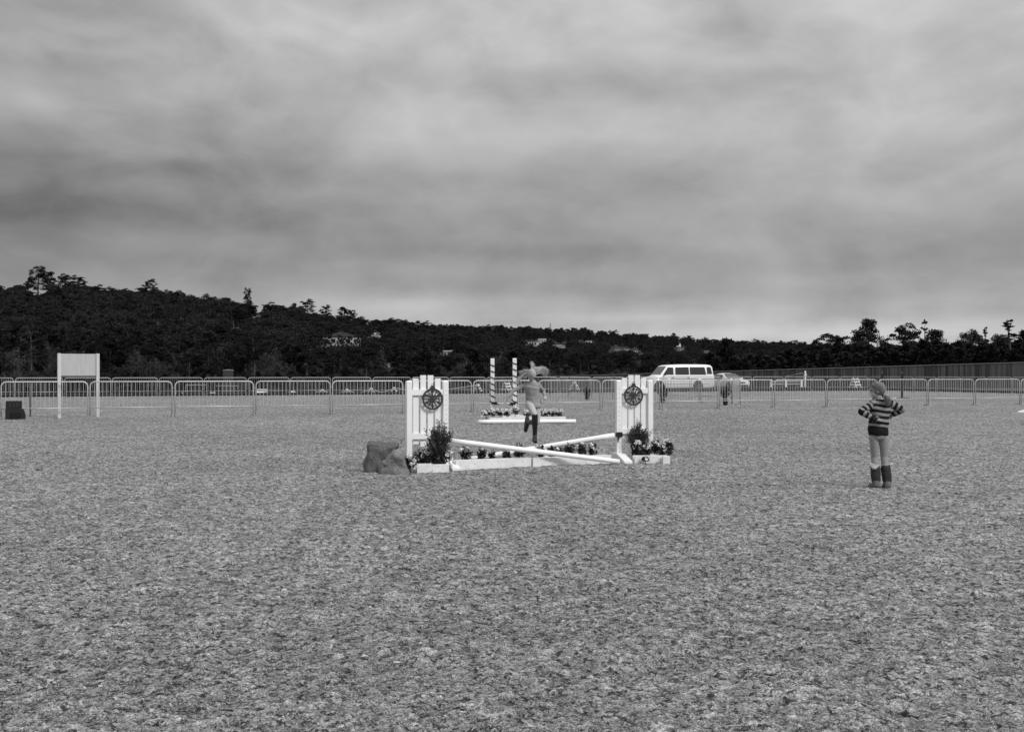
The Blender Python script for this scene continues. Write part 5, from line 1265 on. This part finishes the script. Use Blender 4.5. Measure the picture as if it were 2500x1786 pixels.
ga = t2_.nodes.new('ShaderNodeAttribute'); ga.attribute_name = 'stripe'; fr_ = t2_.nodes.new('ShaderNodeMath'); fr_.operation = 'FRACT'; t2_.links.new(ga.outputs['Fac'], fr_.inputs[0])
rp = t2_.nodes.new('ShaderNodeValToRGB'); rp.color_ramp.interpolation = 'LINEAR'; e = rp.color_ramp.elements; e[0].position = .0; e[0].color = (.014, .014, .014, 1); e[1].position = .49; e[1].color = (.014, .014, .014, 1)
for p_, c_ in ((.52, .24), (.97, .24), (1.0, .014)): q_ = e.new(p_); q_.color = (c_, c_, c_, 1)
t2_.links.new(fr_.outputs[0], rp.inputs[0]); t2_.links.new(rp.outputs[0], bb.inputs['Base Color'])
nb = t2_.nodes.new('ShaderNodeTexNoise'); nb.inputs['Scale'].default_value = 60; tcc = t2_.nodes.new('ShaderNodeTexCoord'); t2_.links.new(tcc.outputs['Object'], nb.inputs['Vector']); bq = t2_.nodes.new('ShaderNodeBump'); bq.inputs['Strength'].default_value = .5; bq.inputs['Distance'].default_value = .01
t2_.links.new(nb.outputs[0], bq.inputs['Height']); t2_.links.new(bq.outputs[0], bb.inputs['Normal'])
mk('sweater', sw, sm_, groot)
C_ = MB(); C_.loft([oval(K(2145, 1070), .105, .082), oval(K(2145, 1062), .122, .092), oval(K(2145, 1052), .118, .090)])
for hp, kn, an in ((hpL, knL, anL), (hpR, knR, anR)): chain(C_, [(hp, .066), (mids(hp, kn, .45, (0, -.006, 0)), .0575), (kn, .047), (mids(kn, an, .3, (0, -.012, 0)), .050), (mids(kn, an, .6), .042)])
lg = remesh(C_, 'leggings', .0055, 3)
mk('leggings', lg, LEGG, groot)
for an, he, to, kn, fl_side in ((anL, heL, toL, knL, -1), (anR, heR, toR, knR, 1)):
    C = MB(); tp_ = mids(kn, an, .47); chain(C, [(tp_, .066), (mids(kn, an, .7), .064), (mids(kn, an, .92), .060)]); bt = mk('boot', remesh(C, 'boot', .008, 3), BOOTU, groot)
    for v in bt.data.vertices: v.co = v.co + v.normal * (.006 * mnoise.noise(v.co * 16))
    C = MB(); chain(C, [(mids(kn, an, .96), .056), (he, .046)]); chain(C, [(he, .048), (mids(he, to, .6), .047), (to, .040)])
    ft = remesh(C, 'boot_foot', .009, 4)
    for v in ft.vertices: v.co.z = max(v.co.z, -.004)
    mk('boot_foot', ft, BOOTF, bt)
    C = MB(); n = 20; ring_ = []
    for j in range(n + 1):
        a = 2 * math.pi * j / n; q_ = max(0, fl_side * math.cos(a)); r_ = .064 + .018 * q_ ** 2; ring_.append((tp_ + Vector((r_ * math.cos(a), r_ * math.sin(a), .054 + .014 * q_)),   .0065 + .010 * q_))
    chain(C, ring_, 8)
    if fl_side < 0: chain(C, [(tp_ + Vector((-.070, -.035, .045)), .022), (tp_ + Vector((-.030, -.060, .018)), .026), (tp_ + Vector((.01, -.060, .040)), .016)])
    fu = remesh(C, 'fleece_cuff', .005, 1)
    for v in fu.vertices: v.co = v.co + v.normal * (.006 * mnoise.noise(v.co * 40))
    mk('fleece_cuff', fu, FUR, bt)
# hair with low ponytail
rg = random.Random(8); sp = []; tie = K(2156, 968, -.09)
c0 = hd2 + uG * .018 - fG * .006
for i in range(900):
    d = Vector((rg.gauss(0, 1), rg.gauss(0, 1), rg.gauss(0, 1))).normalized(); ff = d.dot(fG); uu = d.dot(uG)
    if (ff > .62 and uu < .45) or (ff > .12 and uu < -.05) or uu < -.6: continue
    P = []
    surf = lambda q, k=1.0: c0 + (lG * q.dot(lG) * .083 * k + fG * q.dot(fG) * .100 * k + uG * q.dot(uG) * .096 * k)
    td = (tie - c0).normalized(); tdl = Vector((td.dot(lG), td.dot(fG), td.dot(uG))); tdw = (lG * tdl.x + fG * tdl.y + uG * tdl.z).normalized()
    for k in range(8): q = d.lerp(tdw, k / 7); q = q.normalized() if q.length > .05 else d; P.append(surf(q, 1 + rg.uniform(-.01, .015)))
    P.append(tie + Vector((rg.gauss(0, .006), rg.gauss(0, .006), rg.gauss(0, .006)))); sp.append(P)
for i in range(260):
    o0 = Vector((rg.gauss(0, .010), rg.gauss(0, .008), rg.gauss(0, .008))); sp_k = Vector((rg.gauss(0, .009), rg.gauss(0, .008), 0)); P = []
    for k in range(8):
        t = k / 7; base_ = tie.lerp(K(2160, 974, -.125), min(1, t * 3)).lerp(K(2159 + 3 * math.sin(t * 3), 987, -.12), max(0, t - .2) / .8); P.append(base_ + o0 * (1 + .6 * math.sin(t * 3.1)) + sp_k * t)
    sp.append(P)
mk('hair', strands(sp, .0034), HAIR2, groot)
hc = MB(); rotH = Matrix((lG, fG, uG)).transposed(); hc.ell(c0 - fG * .010 + uG * .004, (.080, .092, .090), rotH, 20, 14); mk('hair_cap', hc.mesh('hair_cap'), mat('hair_undercoat', .15, .6, .2, 40), groot)
MB().ell(tie, (.016, .016, .016)).build('hair_tie', BLACKP, groot)
